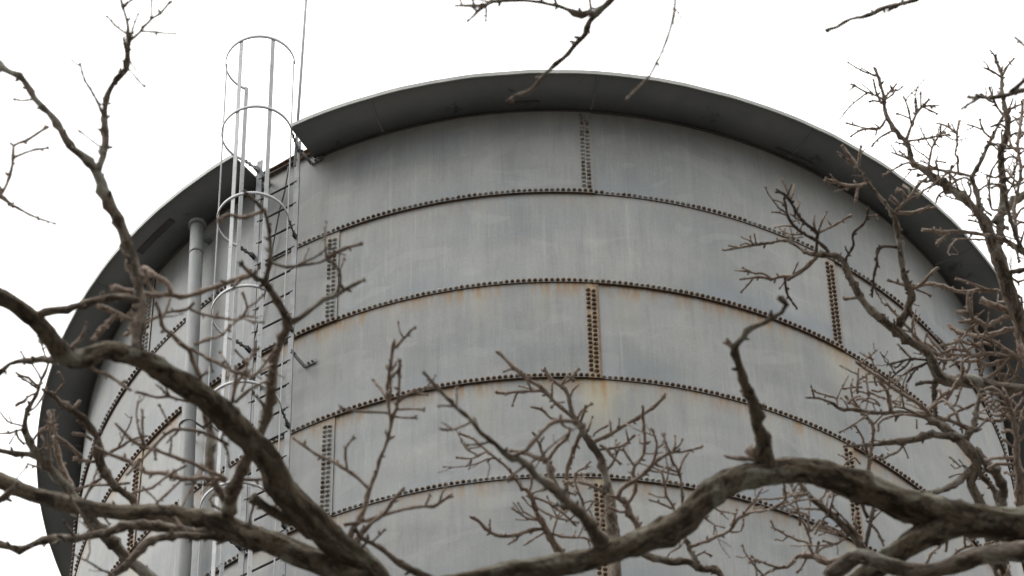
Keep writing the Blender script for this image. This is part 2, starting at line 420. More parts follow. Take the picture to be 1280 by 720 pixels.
# ladder, in a local frame on the tangent plane
LA = math.radians(-120.34); LN = Vector((math.cos(LA), math.sin(LA), 0)); LT = Vector((-LN.y, LN.x, 0)); LZ = Vector((0, 0, 1))
def lp(d, u, z): return LN * (R + d) + LT * u + LZ * (ZT + z)
LD, LW = .2, .411
mb = MB()
for s in (-1, 1): mb.bar(lp(LD, s * LW / 2, -ZT + 3.6), lp(LD, s * LW / 2, .05), .012, .055, LT)
ladder = mb.build('ladder', M['rail'], tank)
rz = -.826 + .305 * 2; k = 0
while k < 98:
    z = rz - .305 * k; mb = MB(); mb.rod(lp(LD, -LW / 2 + .0, z), lp(LD, LW / 2, z), .0105, 8)
    mb.build('rung', M['dark'], ladder, True); k += 1
HC, HR = .551, .313
hz = [.96, -.082, -1.315, -2.578, -3.82]
while len(hz) < 23: hz.append(hz[-1] - 1.24)
def hp(t, z, dr=0): t = math.radians(t); return lp(HC + (HR + dr) * math.cos(t), (HR + dr) * math.sin(t), z)
for i, z in enumerate(hz):
    mb = MB(); n = 56; v = []; f = []; t0, t1 = -124, 120
    for j in range(n + 1):
        t = t0 + (t1 - t0) * j / n
        v += [hp(t, z - .017, -.004), hp(t, z - .017, .004), hp(t, z + .017, .004), hp(t, z + .017, -.004)]
    for j in range(n):
        for q in range(4): f.append((4 * j + q, 4 * j + (q + 1) % 4, 4 * j + 4 + (q + 1) % 4, 4 * j + 4 + q))
    f += [(0, 1, 2, 3), (4 * n + 3, 4 * n + 2, 4 * n + 1, 4 * n)]
    mb.add(v, f); hoop = mb.build('cage_hoop', M['galv'], ladder, True)
    if i:
        for s, t in ((-1, t0), (1, t1)):
            mb = MB(); a = hp(t, z); b = lp(LD + .02, s * (LW / 2 + .012), z - .0)
            if s < 0 or i > 0: mb.bar(a, b, .03, .008, LZ.cross((b - a)))
            d = (b - a).normalized()
            for q in (.2, .45, .8, 1.0): mb.rod(a.lerp(b, q) - LZ * .018 - d * .0, a.lerp(b, q) + LZ * .022, .011, 6)
            mb.box(b, (LN, LT, LZ), (.03, .012, .025))
            mb.build('hoop_clip', M['rail'] if i < 2 else M['dark'], ladder)
for t in (-122, -62, 0, 56, 118):
    z1 = hz[0] + (.015 if t not in (118,) else 0); mb = MB(); a = hp(t, hz[-1] - .02, -.008); b = hp(t, z1, -.008)
    nrm = (hp(t, 0, 1) - hp(t, 0, 0)).normalized()
    mb.bar(a, b, .036, .009, nrm); mb.build('cage_strap', M['galv'], ladder)
z = -.06
while z > -ZT + 4:
    for s in (-1, 1):
        mb = MB(); u = s * (LW / 2 + .012)
        mb.bar(lp(LD + .02, u, z), lp(.012, u, z), .05, .008, LT); mb.bar(lp(.01, u, z), lp(.01, u + s * .12, z), .05, .008, LN)
        for q in (.05, .09): mb.rod(lp(.01, u + s * q, z), lp(.035, u + s * q, z), .011, 6)
        mb.rod(lp(LD - .03, u - .02, z), lp(LD - .03, u + .02, z), .011, 6)
        mb.build('wall_bracket', M['rail'], ladder)
    z -= 2.8
# slim pole beside the ladder top
mb = MB(); a = cyl(-117.75, 4.60, ZT - .35); b = cyl(-117.9, 4.50, ZT + 4.2); b = b + LT * .05
mb.tube([a, a.lerp(b, .5), b], [.014, .013, .009], 8); mb.build('aerial_pole', M['galv'], tank, True)
# cable hanging against the shell
mb = MB(); pts = []
for td, z in ((-120.3, .05), (-120.45, -.1), (-120.8, -.35), (-121.33, -.55), (-122.15, -1.04), (-122.65, -1.46), (-123.6, -1.95), (-124.4, -2.26), (-124.7, -2.6), (-124.3, -3.4), (-124.8, -4.6), (-124.5, -6), (-124.6, -9)):
    pts.append(cyl(td, R + .045, ZT + z))
mb.tube(pts, [.0075] * len(pts), 6); mb.build('cable', M['dark'], tank, True)
# overflow pipe
PA = -131.9; PR = R + .165
mb = MB(); mb.tube([cyl(PA - .8, PR, ZT - .20), cyl(PA - .8, PR, ZT - .235)], [.082, .082], 24)
mb.tube([cyl(PA - .8, PR, ZT - .235), cyl(PA - .3, PR, ZT - 2.6), cyl(PA + .35, PR, ZT - 4.6), cyl(PA + .5, PR, 1.2)], [.063] * 4, 24)
pipe = mb.build('overflow_pipe', M['pipe'], tank, True)
mb = MB(); mb.tube([cyl(PA - .7, R - .02, ZT - .32), cyl(PA - .8, PR, ZT - .32)], [.03, .03], 16); mb.build('pipe_inlet', M['pipe'], pipe, True)
for z in (-.62, -2.98, -6.6, -10.2, -13.8, -17.4):
    td = PA - .8 + .8 * min(1, -z / 3.2) * .6; t = math.radians(td); n = Vector((math.cos(t), math.sin(t), 0)); x = Vector((-n.y, n.x, 0)); c = cyl(td, PR, ZT + z)
    mb = MB(); pts = [c - n * .165 - x * .1, c - n * .155 - x * .085]
    for a in range(-90, 91, 15): pts.append(c + n * .068 * math.cos(math.radians(a)) + x * .072 * math.sin(math.radians(a)))
    pts += [c - n * .155 + x * .085, c - n * .165 + x * .1]
    if z == -.62:
        mb.tube([c - LZ * .02, c + LZ * .02], [.066, .066], 24)
    else:
        mb.tube(pts, [.010] * len(pts), 6)
    mb.build('pipe_clamp', M['rail'], pipe, True)
# ------------------------------------------------------------------ bare trees
def at(px, py, d):                                   # world point seen at (px, py), d metres along the view direction
    return CAM + (FW + RT * ((px - 640) / FPX) - UP * ((py - 360) / FPX)) * d
def parse(s): return [tuple(float(c) for c in q.split(',')) for q in s.split()]
def catmull(P, step):
    out = []
    n = len(P)
    for i in range(n - 1):
        p0, p1, p2, p3 = P[max(i - 1, 0)], P[i], P[i + 1], P[min(i + 2, n - 1)]
        L_ = (p2 - p1).length; m = max(1, int(L_ / step))
        for k in range(m):
            t = k / m; out.append(.5 * ((2 * p1) + (p2 - p0) * t + (2 * p0 - 5 * p1 + 4 * p2 - p3) * t * t + (3 * p1 - p0 - 3 * p2 + p3) * t ** 3))
    out.append(P[-1]); return out

class Tree:
    def __init__(s, name, loc, label, d0, seed):
        s.rnd = random.Random(seed); s.root = empty(name, loc); tag(s.root, label, 'tree', None)
        s.loc = Vector(loc); s.d0 = d0; s.limbs = []; s.paths = []
    def near(s, px, py):
        best = None
        for (pts, limb) in s.paths:
            for (x, y, d, w_) in pts:
                q = (x - px) ** 2 + (y - py) ** 2
                if best is None or q < best[0]: best = (q, d, limb, w_)
        return best
    def skin(s, P, Rr, mat, name, parent, thick, spur, tipbud=True, burl=1.):
        """tapered tube with bark relief, nodes, short spurs and buds"""
        rnd = s.rnd; mb = MB(); mb.uv = {'bark': []}
        def tube(pts, rad, n, relief, cap=True):
            fr = frames(pts); v = []; ss = 0.; arc = []; off = rnd.random() * 50
            for i, p in enumerate(pts):
                if i: ss += (p - pts[i - 1]).length
                arc.append(ss)
                r = rad[i]
                for k in range(n):
                    t = 2 * math.pi * k / n; dv = fr[i][0] * math.cos(t) + fr[i][1] * math.sin(t); rr = r
                    if relief:
                        cx, cy = math.cos(t), math.sin(t); fq = 42.
                        q = Vector((cx * r * fq, cy * r * fq, ss * 13 + off))
                        a = noise.noise(q); b = noise.noise(Vector((q.x * 2.1 + 9, q.y * 2.1, q.z * 2.3)))
                        c_ = noise.noise(Vector((cx * .9, cy * .9, ss * 4.2 + off))); e_ = noise.noise(Vector((cx * 1.8, cy * 1.8, ss * 11 + off)))
                        h = (.22 - abs(a)) * 1.5 + b * .35
                        rr += min(.0062, r * .2) * h * relief + r * relief * (.17 * c_ + .15 * e_)
                    v.append(p + dv * rr)
            m = len(pts); f = []; U = []
            for i in range(m - 1):
                for k in range(n):
                    k2 = (k + 1) % n; f.append((i * n + k, i * n + k2, (i + 1) * n + k2, (i + 1) * n + k))
                    ua, ub = 2 * math.pi * k / n * rad[i] + off, 2 * math.pi * (k + 1) / n * rad[i] + off
                    U += [(ua, arc[i] + off), (ub, arc[i] + off), (ub, arc[i + 1] + off), (ua, arc[i + 1] + off)]
            f.append(tuple(range(n - 1, -1, -1))); U += [(0, 0)] * n
            f.append(tuple((m - 1) * n + k for k in range(n))); U += [(0, 0)] * n
            mb.add(v, f, bark=U)
        def bud(p, d, r):
            """little pointed bud"""
            pts = [p, p + d * r * 1.1, p + d * r * 2.6, p + d * r * 3.8]; tube(pts, [r * .7, r * 1.15, r * .9, r * .2], 6, 0)
        n = 40 if thick > .022 else (14 if thick > .0085 else 7)
        tube(P, Rr, n, (1.0 if thick > .022 else (.9 if thick > .0085 else .6)) * burl)
        # spurs / buds
        acc = 0; side = 1; fr = frames(P)
        nxt = rnd.uniform(.02, .05)
        for i in range(1, len(P) - 1):
            acc += (P[i] - P[i - 1]).length
            if acc > nxt:
                acc = 0; nxt = rnd.uniform(.012, .034) * (1 if thick < .012 else 2.0)
                r = Rr[i]; d = (P[i + 1] - P[i - 1]).normalized(); t = rnd.random() * 6.283
                sd_ = fr[i][0] * math.cos(t) + fr[i][1] * math.sin(t)
                if r < .016:
                    bud(P[i] + sd_ * r * .7, (sd_ * .9 + d * .5).normalized(), rnd.uniform(.6, 1.1) * min(r * .85, .0036))
                if rnd.random() < spur:
                    # a short knobbly spur in the image plane or near it
                    sgn = side; side = -side
                    lat = (RT * rnd.uniform(-1, 1) + UP * rnd.uniform(-1, 1) + FW * rnd.uniform(-.7, .7))
                    lat = (lat - d * lat.dot(d)); 
                    if lat.length < 1e-3: continue
                    lat.normalize()
                    long = rnd.random() < (.30 if r < .012 else .12) and spur >= .2
                    ln = rnd.uniform(.05, .15) if long else rnd.uniform(.010, .045); dirv = (lat * rnd.uniform(.6, 1.) + d * rnd.uniform(.3, .8)).normalized()
                    r0 = min(r * .7, rnd.uniform(.0022, .0038)); cur = P[i]; m_ = 7 if long else 3; q = [cur]; rq = [r0 * 1.2]; bds = []
                    for z_ in range(m_):
                        dirv = (dirv + Vector((rnd.uniform(-.25, .25), rnd.uniform(-.25, .25), rnd.uniform(-.08, .25)))).normalized()
                        cur = cur + dirv * ln / m_; q.append(cur - dirv * .002); rq.append(r0 * (1 - .4 * z_ / m_)); q.append(cur); rq.append(r0 * (1 - .4 * z_ / m_) * 1.3)
                        sv = Vector((rnd.uniform(-1, 1), rnd.uniform(-1, 1), rnd.uniform(-1, 1))); bds.append((cur, (dirv * .6 + sv).normalized(), r0 * rnd.uniform(.55, .85)))
                    tube(q, rq, 6, 0); bud(q[-1], dirv, r0 * .8)
                    for z_, (bp, bd, br) in enumerate(bds):
                        if long and rnd.random() < .3:
                            l2 = rnd.uniform(.012, .045); e1 = bp + bd * l2 * .5; e2 = e1 + (bd + dirv * .5).normalized() * l2 * .5
                            tube([bp, e1, e2], [br, br * .8, br * .8], 5, 0); bud(e2, (e2 - e1).normalized(), br * .9)
                        elif rnd.random() < .8: bud(bp, bd, br)
        if tipbud:
            d = (P[-1] - P[-2]).normalized(); r = Rr[-1]
            for _ in range(3 if r < .01 else 2):
                bud(P[-1] - d * r, (d + Vector((rnd.uniform(-.5, .5), rnd.uniform(-.5, .5), rnd.uniform(-.5, .5)))).normalized(), min(.0042, max(r * .85, .0022)))
        return mb.build(name, mat, parent, True)
    def path(s, w0, w1, txt, d0=None, dd=None, limb=False, pre=None, mat=None, spur=None, off=0, burl=1.):
        rnd = s.rnd; pts = parse(txt)
        nb = s.near(*pts[0][:2]) if s.paths else None
        if d0 is None:
            if nb and nb[0] < 26 ** 2: d0 = nb[1]
            else: d0 = s.d0 + rnd.uniform(-.4, .4)
        parent = s.root if limb else (nb[2] if nb else s.root)
        ln = sum(math.hypot(pts[i + 1][0] - pts[i][0], pts[i + 1][1] - pts[i][1]) for i in range(len(pts) - 1))
        if dd is None: dd = rnd.uniform(-.55, .55) * ln / FPX * d0
        full = []; acc = 0; ph = rnd.random() * 6
        W = []
        for i, p in enumerate(pts):
            if i: acc += math.hypot(p[0] - pts[i - 1][0], p[1] - pts[i - 1][1])
            t = acc / max(ln, 1e-6); d = d0 + dd * t + off + (.12 * ln / FPX * d0) * math.sin(t * 5 + ph) * t
            wv = (p[2] if len(p) > 2 else w0 + (w1 - w0) * t)
            full.append((p[0], p[1], d, wv)); W.append(at(p[0], p[1], d))
        # interpolate missing radii along the world curve
        rad = [f_[3] * (.43 if f_[3] < 7 else .47) / FPX * f_[2] for f_ in full]
        Wp = list(W); Rp = list(rad)
        if pre:
            pp, pr = pre; Wp = [Vector(q) for q in pp] + Wp; Rp = list(pr) + Rp
        step = .011 if rad[0] < .02 else .012
        P = []; Rr = []
        n_ = len(Wp)
        for i in range(n_ - 1):
            st = step if i >= (len(pre[0]) if pre else 0) else .10
            p0, p1, p2, p3 = Wp[max(i - 1, 0)], Wp[i], Wp[i + 1], Wp[min(i + 2, n_ - 1)]
            L_ = (p2 - p1).length; m = max(1, int(L_ / st))
            l0, l3 = (p1 - p0).length, (p3 - p2).length
            t1 = (p2 - p0) * (L_ / max(l0 + L_, 1e-6)) if i > 0 else (p2 - p1)
            t2 = (p3 - p1) * (L_ / max(l3 + L_, 1e-6)) if i < n_ - 2 else (p2 - p1)
            for k in range(m):
                t = k / m; h1 = 2 * t**3 - 3 * t * t + 1; h2 = t**3 - 2 * t * t + t; h3 = -2 * t**3 + 3 * t * t; h4 = t**3 - t * t
                P.append(p1 * h1 + t1 * h2 + p2 * h3 + t2 * h4); Rr.append(Rp[i] + (Rp[i + 1] - Rp[i]) * t)
        P.append(Wp[-1]); Rr.append(Rp[-1])
        # swelling at nodes, small kinks
        node = 0; L2 = 0; nx = rnd.uniform(.02, .05); amp = 0
        for i in range(1, len(P)):
            L2 += (P[i] - P[i - 1]).length
            thin = Rr[i] < .014
            if L2 > nx:
                L2 = 0; nx = rnd.uniform(.022, .055) if thin else rnd.uniform(.08, .2); amp = 1
                if thin and i < len(P) - 2: P[i] = P[i] + (RT * rnd.uniform(-1, 1) + UP * rnd.uniform(-1, 1)) * Rr[i] * .55
            Rr[i] *= (1 + (.45 if thin else .13) * amp + rnd.uniform(-.05, .05)); amp *= .45
        if not limb and nb and len(P) > 4:            # flare into the parent
            for i in range(min(4, len(Rr))): Rr[i] *= 1 + .22 * (1 - i / 4)
        thick = max(rad)
        if mat is None: mat = ('bark_near' if thick > .022 else ('bark_branch' if thick > .0105 else 'twig'))
        if spur is None: spur = .30 if thick < .012 else .16
        name = 'limb' if limb else ('branch' if w0 >= 6 else 'twig')
        o = s.skin(P, Rr, M[mat], name, parent, thick, spur, burl=burl)
        if limb: s.limbs.append(o); parent = o
        s.paths.append((dens(full), parent))
        return o
    def trunk(s, top, r0, r1, bend=.2):
        rnd = s.rnd; base = Vector((s.loc.x, s.loc.y, -.1)); top = Vector(top); P = []; Rr = []
        for i in range(41):
            t = i / 40; p = base.lerp(top, t) + Vector((math.sin(t * 3.1) * bend, math.cos(t * 2.3 + 1) * bend * .5 - math.cos(1) * bend * .5, 0)) * math.sin(t * math.pi)
            P.append(p); Rr.append((r0 + (r1 - r0) * t) * (1 + .5 * math.exp(-t * 16)))
        s.skin(P, Rr, M['bark_near'], 'trunk', s.root, .2, 0, False)
def dens(pts):
    out = []
    for a, b in zip(pts, pts[1:]):
        m = max(1, int(math.hypot(a[0] - b[0], a[1] - b[1]) / 4))
        for k in range(m):
            t = k / m; out.append(tuple(a[i] + (b[i] - a[i]) * t for i in range(4)))
    out.append(pts[-1]); return out
def inv(root):                                       # children are built in world space; the Empty sits at the trunk foot
    for c in root.children:
        c.matrix_parent_inverse = Matrix.Translation(root.location).inverted()

# ---- tree A: near tree on the left, its limbs crossing the lower left
A = Tree('bare_tree', (.2, 6.6, 0), 'bare near tree whose thick crooked limbs sweep across the lower left before the ladder', 9.6, 11)
TA = Vector((.2, 6.6, 5.6)); A.trunk(TA, .2, .13)
a0 = at(500, 800, 9.4)
T = lambda w0, w1, txt, **k: A.path(w0, w1, txt, **k)
T(0, 0, "476,740,40 460,717,38 447,700,38 422,683,38 405,667,38 388,647,38 372,633,38 352,611,38 337,578,36 306,543,35 275,512,34 254,496,32 233,481,31 212,469,30 191,455,29 170,446,27 156,442,25 135,437,24 117,443,25 98,449,25 83,446,25 69,430,26 52,407,25 31,389,24 10,375,22 -20,362,20 -60,345,17 -130,310,12", d0=9.5, dd=-.5, limb=True, pre=([TA - Vector((0, 0, .3)), TA.lerp(a0, .6), a0], [.11, .08, .042]))
T(0, 0, "450,728,34 413,710,33 380,697,32 343,680,31 310,670,31 285,658,30 254,650,27 222,644,24 198,641,23 160,641,22 135,638,22 104,634,22 83,629,22 46,620,21 25,612,21 0,601,20 -40,585,18 -110,570,12", d0=9.45, dd=.5, limb=True)
# uprights
T(0, 0, "172,440,18 171,430,17 173,412,15 175,391,14 173,357,14 167,332,14 160,309,14 154,290,14 146,271,14 137,257,14 130,238,13 120,215,12 105,197,10 87,182,9 72,155,10 60,140,8 45,125,8 32,105,8 25,96,8 10,89,7 0,79,8 -20,62,6", limb=True, dd=.3)
T(0, 0, "121,214,11 125,205,9 129,195,9 132,172,10 131,155,8 131,137,7 135,117,7 147,97,7 157,87,8 159,72,7 160,53,6 159,43,5 160,33,4.5 157,20,4 152,3,4 149,-12,3", dd=.2, mat='bark_branch')
T(4.5, 3, "161,52 175,40 190,23 200,17 212,3", spur=.1); T(3, 2, "190,23 189,10 190,-4", spur=0); T(3, 2, "177,39 195,40 210,42 218,42", spur=.05)
T(3, 2.5, "158,42 143,31 135,21", spur=0); T(3, 2, "160,85 172,99 179,107", spur=0); T(2.5, 2.5, "126,184 112,174 100,164", spur=0); T(4, 2.5, "42,124 25,126 19,124", spur=.2)
T(5, 4, "-14,262 4,239 12,220 17,197 17,182 32,176 57,160", spur=.1, d0=9.3); T(4, 3, "17,197 37,189 59,185", spur=.1); T(6, 5, "-14,225 -2,232 0,244 15,256", d0=9.3, spur=.1)
T(4, 2.5, "1,247 21,260 31,265 46,272 67,279", spur=.25)
T(0, 0, "281,652,17 283,645,16 291,618,15 302,587,15 314,562,14 327,537,13 333,519,13 337,500,12 339,479,11 341,462,11 345,442,10 356,417,10 360,403,11 350,382,9 340,366,8 331,353,8 317,345,5 306,336,4 302,330,4", limb=True, dd=-.3)
T(0, 0, "331,355,8 334,340,6 337,326,6 338,307,5.5 336,287,5 330,263,5 320,252,5 308,242,5", dd=-.1, mat='bark_branch', spur=.2)
T(4, 4, "338,328 344,330 360,334 379,331 400,328 408,325 419,330 425,340 425,355 421,367", spur=.25, mat='bark_branch')
T(0, 0, "361,402,9 369,401,7 390,386,6 404,376,6 421,367,6 433,361,5 444,355,4.5 453,350,5", spur=.15, mat='bark_branch')
T(3.5, 2.5, "408,325 406,293 408,278", spur=.3); T(6, 3.5, "410,322 417,318 429,311 450,305", spur=.3); T(3, 2.5, "422,345 430,325", spur=.1); T(4, 3, "325,349 312,338 303,331", spur=0)
T(5, 5, "333,262 318,268 300,272 285,268 276,274", spur=.3)
T(6, 7, "326,351 314,344 295,349 277,356 252,364 235,370 218,369 190,368 160,364 142,359", spur=.3)
T(6, 7, "214,369 212,357 195,345 181,335", spur=.1); T(6, 5, "198,369 191,364 183,349 181,340", spur=.1)
T(4, 4, "243,378 233,387 216,389 202,393 188,400 172,410 158,418", spur=.3)
T(3.5, 3, "235,385 254,393 277,397 293,400 304,395 309,385 304,368", spur=.3); T(3, 2.5, "309,385 320,378 329,369", spur=.1); T(3, 2.5, "303,397 315,402 327,403", spur=.1)
T(0, 0, "251,484,6 250,471,5 243,456,5 236,437,6 226,428,5.5 216,419,5.5 206,412,5 201,400,5 199,388,4.5 195,380,4", spur=.3)
T(5, 4.5, "233,433 254,444 277,456 293,465 306,467", spur=.35); T(4, 3, "243,431 262,423 277,419 285,410 300,398", spur=.3)
T(4, 3.5, "290,505 296,480 306,465 311,450 318,440 322,437", spur=.3); T(4, 3, "294,503 306,492 318,483 333,477", spur=.3); T(3.5, 3, "312,475 327,460 337,446 345,436", spur=.3)
T(3.5, 3, "288,460 281,450 276,441", spur=.3); T(3.5, 3, "311,456 303,447 295,439", spur=.3); T(3, 3, "262,449 265,463", spur=0); T(5, 4, "291,500 295,473 296,462", spur=.3); T(4, 3, "302,490 306,480 308,462", spur=.4)
T(4, 3.5, "246,503 241,503 222,499 210,496 197,497 172,490", spur=.3); T(3.5, 2.5, "212,495 207,484 205,475", spur=.3)
T(4.5, 4, "285,556 258,542 233,537 216,537 207,543 187,564 172,580 160,592", spur=.25); T(2.5, 2, "213,531 206,520 200,508", spur=.4)
T(5, 4, "283,600 277,595 260,589 239,578 212,569 196,563 179,558 168,553 160,546 146,531", spur=.35); T(3.5, 3, "181,559 179,545 178,530 178,514", spur=.25)
T(7, 5, "283,601 277,599 254,598 229,598 208,592 198,591 181,590 162,577 135,567 120,560", spur=.3)
T(0, 0, "283,636,9 279,622,9 270,607,9 264,582,10 262,562,11 264,545,11 259,530,8 255,515,6 252,500,5", spur=.3, mat='bark_branch')
T(3, 2.5, "280,540 277,547 285,566 286,582", spur=.3); T(3.5, 3, "225,640 227,635 237,614 250,593 262,575", spur=.2); T(4, 3, "190,640 195,630 212,614 229,598", spur=.2)
T(3.5, 3, "233,582 212,593 199,603 191,610 181,612 168,616", spur=.3); T(3, 2, "202,640 195,625 181,612", spur=.1); T(5, 4, "300,600 327,599 345,594", spur=.2); T(3, 2.5, "285,640 268,634 262,625 272,612", spur=.2)
T(0, 0, "432,712,15 422,695,15 402,675,14 380,662,13 363,650,12 351,645,11 337,638,11 325,629,12 316,623,11", mat='bark_near', spur=.1)
T(5, 4, "318,628 313,645 312,652", spur=.1); T(4, 3, "338,640 347,628 340,617 330,612", spur=.2)
# lower thinner limb and its fork
T(0, 0, "296,668,11 285,671,11 260,669,11 227,664,11 193,658,12 160,657,12 142,662,12 125,667,11 108,670,10 95,673,9 80,672,10 62,674,9 50,677,9 37,683,8 25,687,9 12,684,8 0,681,8 -25,675,7", mat='bark_branch', limb=True, dd=.2)
T(0, 0, "272,670,9 245,671,9 227,669,9 202,672,9 183,678,10 172,690,10 157,707,9 143,717,9 125,735,9", mat='bark_branch')
T(3.5, 3, "240,672 228,658 220,648", spur=.1)
# twigs right of the big limb
T(0, 0, "440,690,7 438,667,6.5 450,648,6.5 458,628,7 462,611,6 470,592,5 476,570,5 480,562,4.5 486,543,4.5 492,520,4.5 497,505,4.5 499,480,4 500,451,4.5", spur=.15)
T(4, 4.5, "489,530 486,510 484,489 486,470 488,457 492,428", spur=.2); T(3.5, 3.5, "488,519 484,516 459,515 440,513 426,510", spur=.25); T(3.5, 3, "494,521 506,522 519,522", spur=.1)
T(3.5, 3, "495,512 513,511 530,512", spur=.3); T(3.5, 3, "498,503 508,494 525,487 540,484", spur=.3); T(3.5, 3, "485,500 480,493 473,483 467,476", spur=.1)
T(4.5, 3.5, "461,611 448,598 434,588 414,576 395,568 380,557 368,549", spur=.25); T(3.5, 3, "434,586 432,572 432,560 437,553 442,547", spur=.2)
T(5, 5, "446,684 453,667 463,655 480,642 490,627 503,612", spur=.15); T(5, 4, "430,656 453,652 467,648 485,642 500,638 513,635 530,633 542,633 562,620", spur=.15)
T(4, 4, "437,695 435,682 447,672 452,664", spur=.1); T(0, 0, "560,735,9 535,722,9 513,712,8 502,707,8 488,695,7 472,683,6 453,673,5 445,664,5", d0=9.5, spur=.1, mat='bark_branch')
T(3.5, 2.5, "462,680 470,673 480,663", spur=.2)
# left edge branches
T(0, 0, "78,450,9 73,450,9 60,450,8 52,450,8 31,451,7 12,455,6 0,467,6 -15,478,5", spur=.2, mat='bark_branch')
T(4, 3, "33,452 29,445 27,441", spur=0); T(0, 0, "44,396,9 50,393,9 56,390,8 70,388,9 83,386,9 104,380,9 125,374,9 146,371,9 158,372,8 169,376,8", mat='bark_branch', spur=.05)
T(6, 7, "172,404 167,401 146,391 133,386 123,383", spur=.15); T(6, 8, "146,392 144,393 139,400 133,407 119,422", spur=.05); T(7, 3, "90,436 92,432 100,426 105,415 108,405", spur=.05)
T(4.5, 4, "112,452 117,462 133,468 146,476 162,487", spur=.3); T(4, 3, "93,455 80,440 66,438 55,430 50,425", spur=.3)
T(8, 7, "-10,632 0,625 12,615 22,608", spur=0, mat='bark_branch'); T(2.5, 2, "19,604 21,598 33,584", spur=.0); inv(A.root)

# ---- tree B: smaller bare tree behind the left limbs
Bt = Tree('bare_tree', (-.6, 8.0, 0), 'slender lichen-spotted bare tree behind the near limbs at the lower left edge', 11.6, 5)
Bt.trunk((-.85, 7.9, 8.2), .09, .05); T = lambda w0, w1, txt, **k: Bt.path(w0, w1, txt, **k)
b0 = at(215, 790, 11.6)
T(0, 0, "200,735,17 180,715,16 158,697,15 142,678,15 127,665,14 113,648,13 104,635,12 92,623,12 83,608,11 71,596,11 62,586,11 50,573,10 42,562,10 36,552,9 33,544,8 31,527,6.5 35,512,6 42,500,5 48,487,4 52,474,4 58,462,3.5 62,448,3", limb=True, pre=([(-.85, 7.9, 8.1), b0], [.045, .022]), mat='bark_branch', spur=.2, dd=.1)
T(0, 0, "172,640,10 165,623,9 155,616,9 146,608,9 133,594,10 125,578,12 123,560,12 121,545,9 115,537,8 108,527,8 100,520,8 92,515,8 82,508,8 75,504,7 69,497,7 56,489,6", limb=True, mat='bark_branch', spur=.15, d0=11.6)
T(5, 5, "90,512 94,508 98,504", spur=0); T(4, 4, "115,550 105,544 94,543", spur=.1); T(5, 5.5, "120,577 110,577 102,575 95,573", spur=.1); T(6, 4, "102,572 92,562 83,554 71,546 67,531 66,515", spur=.2)
T(5, 4, "64,590 62,570 61,545 62,517", spur=.15); T(9, 7, "92,625 90,612 84,600 79,590 74,575 71,560 69,545", spur=.1, mat='twig'); T(4, 3, "38,556 45,545 52,537 62,533 70,532", spur=.2)
T(4, 3, "125,570 135,567 148,560 160,552 170,548 183,545", spur=.3); T(7, 7, "44,571 37,568 21,567 0,563 -15,561", spur=.1, mat='bark_branch'); T(4, 3, "31,556 23,548 20,540", spur=.1)
T(3, 2, "31,535 27,532 10,527 0,515 -8,508", spur=.2); T(3.5, 2.5, "32,538 27,537 12,541 0,542", spur=.3); T(2, 2, "20,541 12,554", spur=.1)
T(2.5, 4, "48,490 35,496 30,502 22,505", spur=.05); T(4, 3, "53,478 47,482 35,472 28,470 21,467", spur=.3); T(2.5, 2.5, "50,470 40,455 35,450", spur=.1); T(2.5, 2, "60,456 52,430 48,420", spur=.1)
T(3, 2.5, "36,512 37,514 46,507 52,498 58,486", spur=.3); T(3.5, 3, "88,615 92,613 112,607 135,606 160,604", spur=.2); T(3.5, 3, "104,628 112,612 122,602 129,596", spur=.2)
T(3, 2.5, "66,500 72,488 80,478 74,466", spur=.3); T(3, 2.5, "64,580 48,584 36,580", spur=.3); T(3, 2.5, "47,566 56,556 52,545", spur=.3); T(3.5, 3, "112,645 124,640 136,655", spur=.1); inv(Bt.root)

# ---- tree C: near tree on the right, heavy arching limb along the bottom
C = Tree('bare_tree', (2.35, 6.2, 0), 'bare near tree with a heavy arching furrowed limb along the bottom right', 9.3, 21)
TC = Vector((2.35, 6.2, 5.8)); C.trunk(TC, .26, .17); c0 = at(1560, 700, 9.2)
T = lambda w0, w1, txt, **k: C.path(w0, w1, txt, **k)
T(0, 0, "1420,676,46 1340,664,46 1280,656,45 1253,655,45 1203,648,46 1160,640,45 1118,626,42 1085,612,39 1043,598,36 1010,590,34 979,588,32 951,593,33 923,599,34 896,611,36 868,635,36 850,654,35 825,668,34 806,676,33 775,688,32 743,699,29 715,704,29 685,708,28 645,712,26 600,722,24 560,728,20 520,745,16", d0=9.3, dd=-.3, limb=True, pre=([TC - Vector((0, 0, .2)), TC.lerp(c0, .6) + Vector((.1, 0, 0)), c0], [.14, .1, .05]), burl=1.25)
T(0, 0, "1200,655,36 1165,664,36 1142,678,34 1117,694,31 1085,716,28 1050,742,24", limb=True, dd=-.1, burl=1.2)
T(0, 0, "1420,695,28 1340,690,28 1280,690,27 1253,690,27 1228,694,26 1203,702,24 1178,710,22 1153,714,22 1117,708,22 1092,699,21 1072,695,20 1055,706,21 1035,722,21", limb=True, d0=9.0, dd=-.1)
T(0, 0, "960,590,24 958,573,20 954,548,17 946,528,15 943,504,15 933,485,13 925,460,11 920,443,10 919,433,9 929,422,8 939,410,8 950,406,6 964,397,6.5 977,391,6 983,381,5 977,374,7", mat='bark_near', spur=.05, dd=-.1)
T(8, 8, "920,436 914,432 910,428", spur=.3); T(6, 5, "950,577 937,574 922,573 909,571", spur=.1); T(12, 10, "950,575 941,567 936,561", spur=.2)
T(0, 0, "752,690,22 750,680,20 743,667,15 733,649,13 718,635,12 702,620,12 687,607,10 672,597,9 660,583,9 648,574,8 635,570,8 615,551,6 602,542,6.5 590,526,5 571,510,5.5 556,495,4.5 544,482,4 531,467,4", limb=True, dd=-.3, mat='bark_branch', spur=.15)
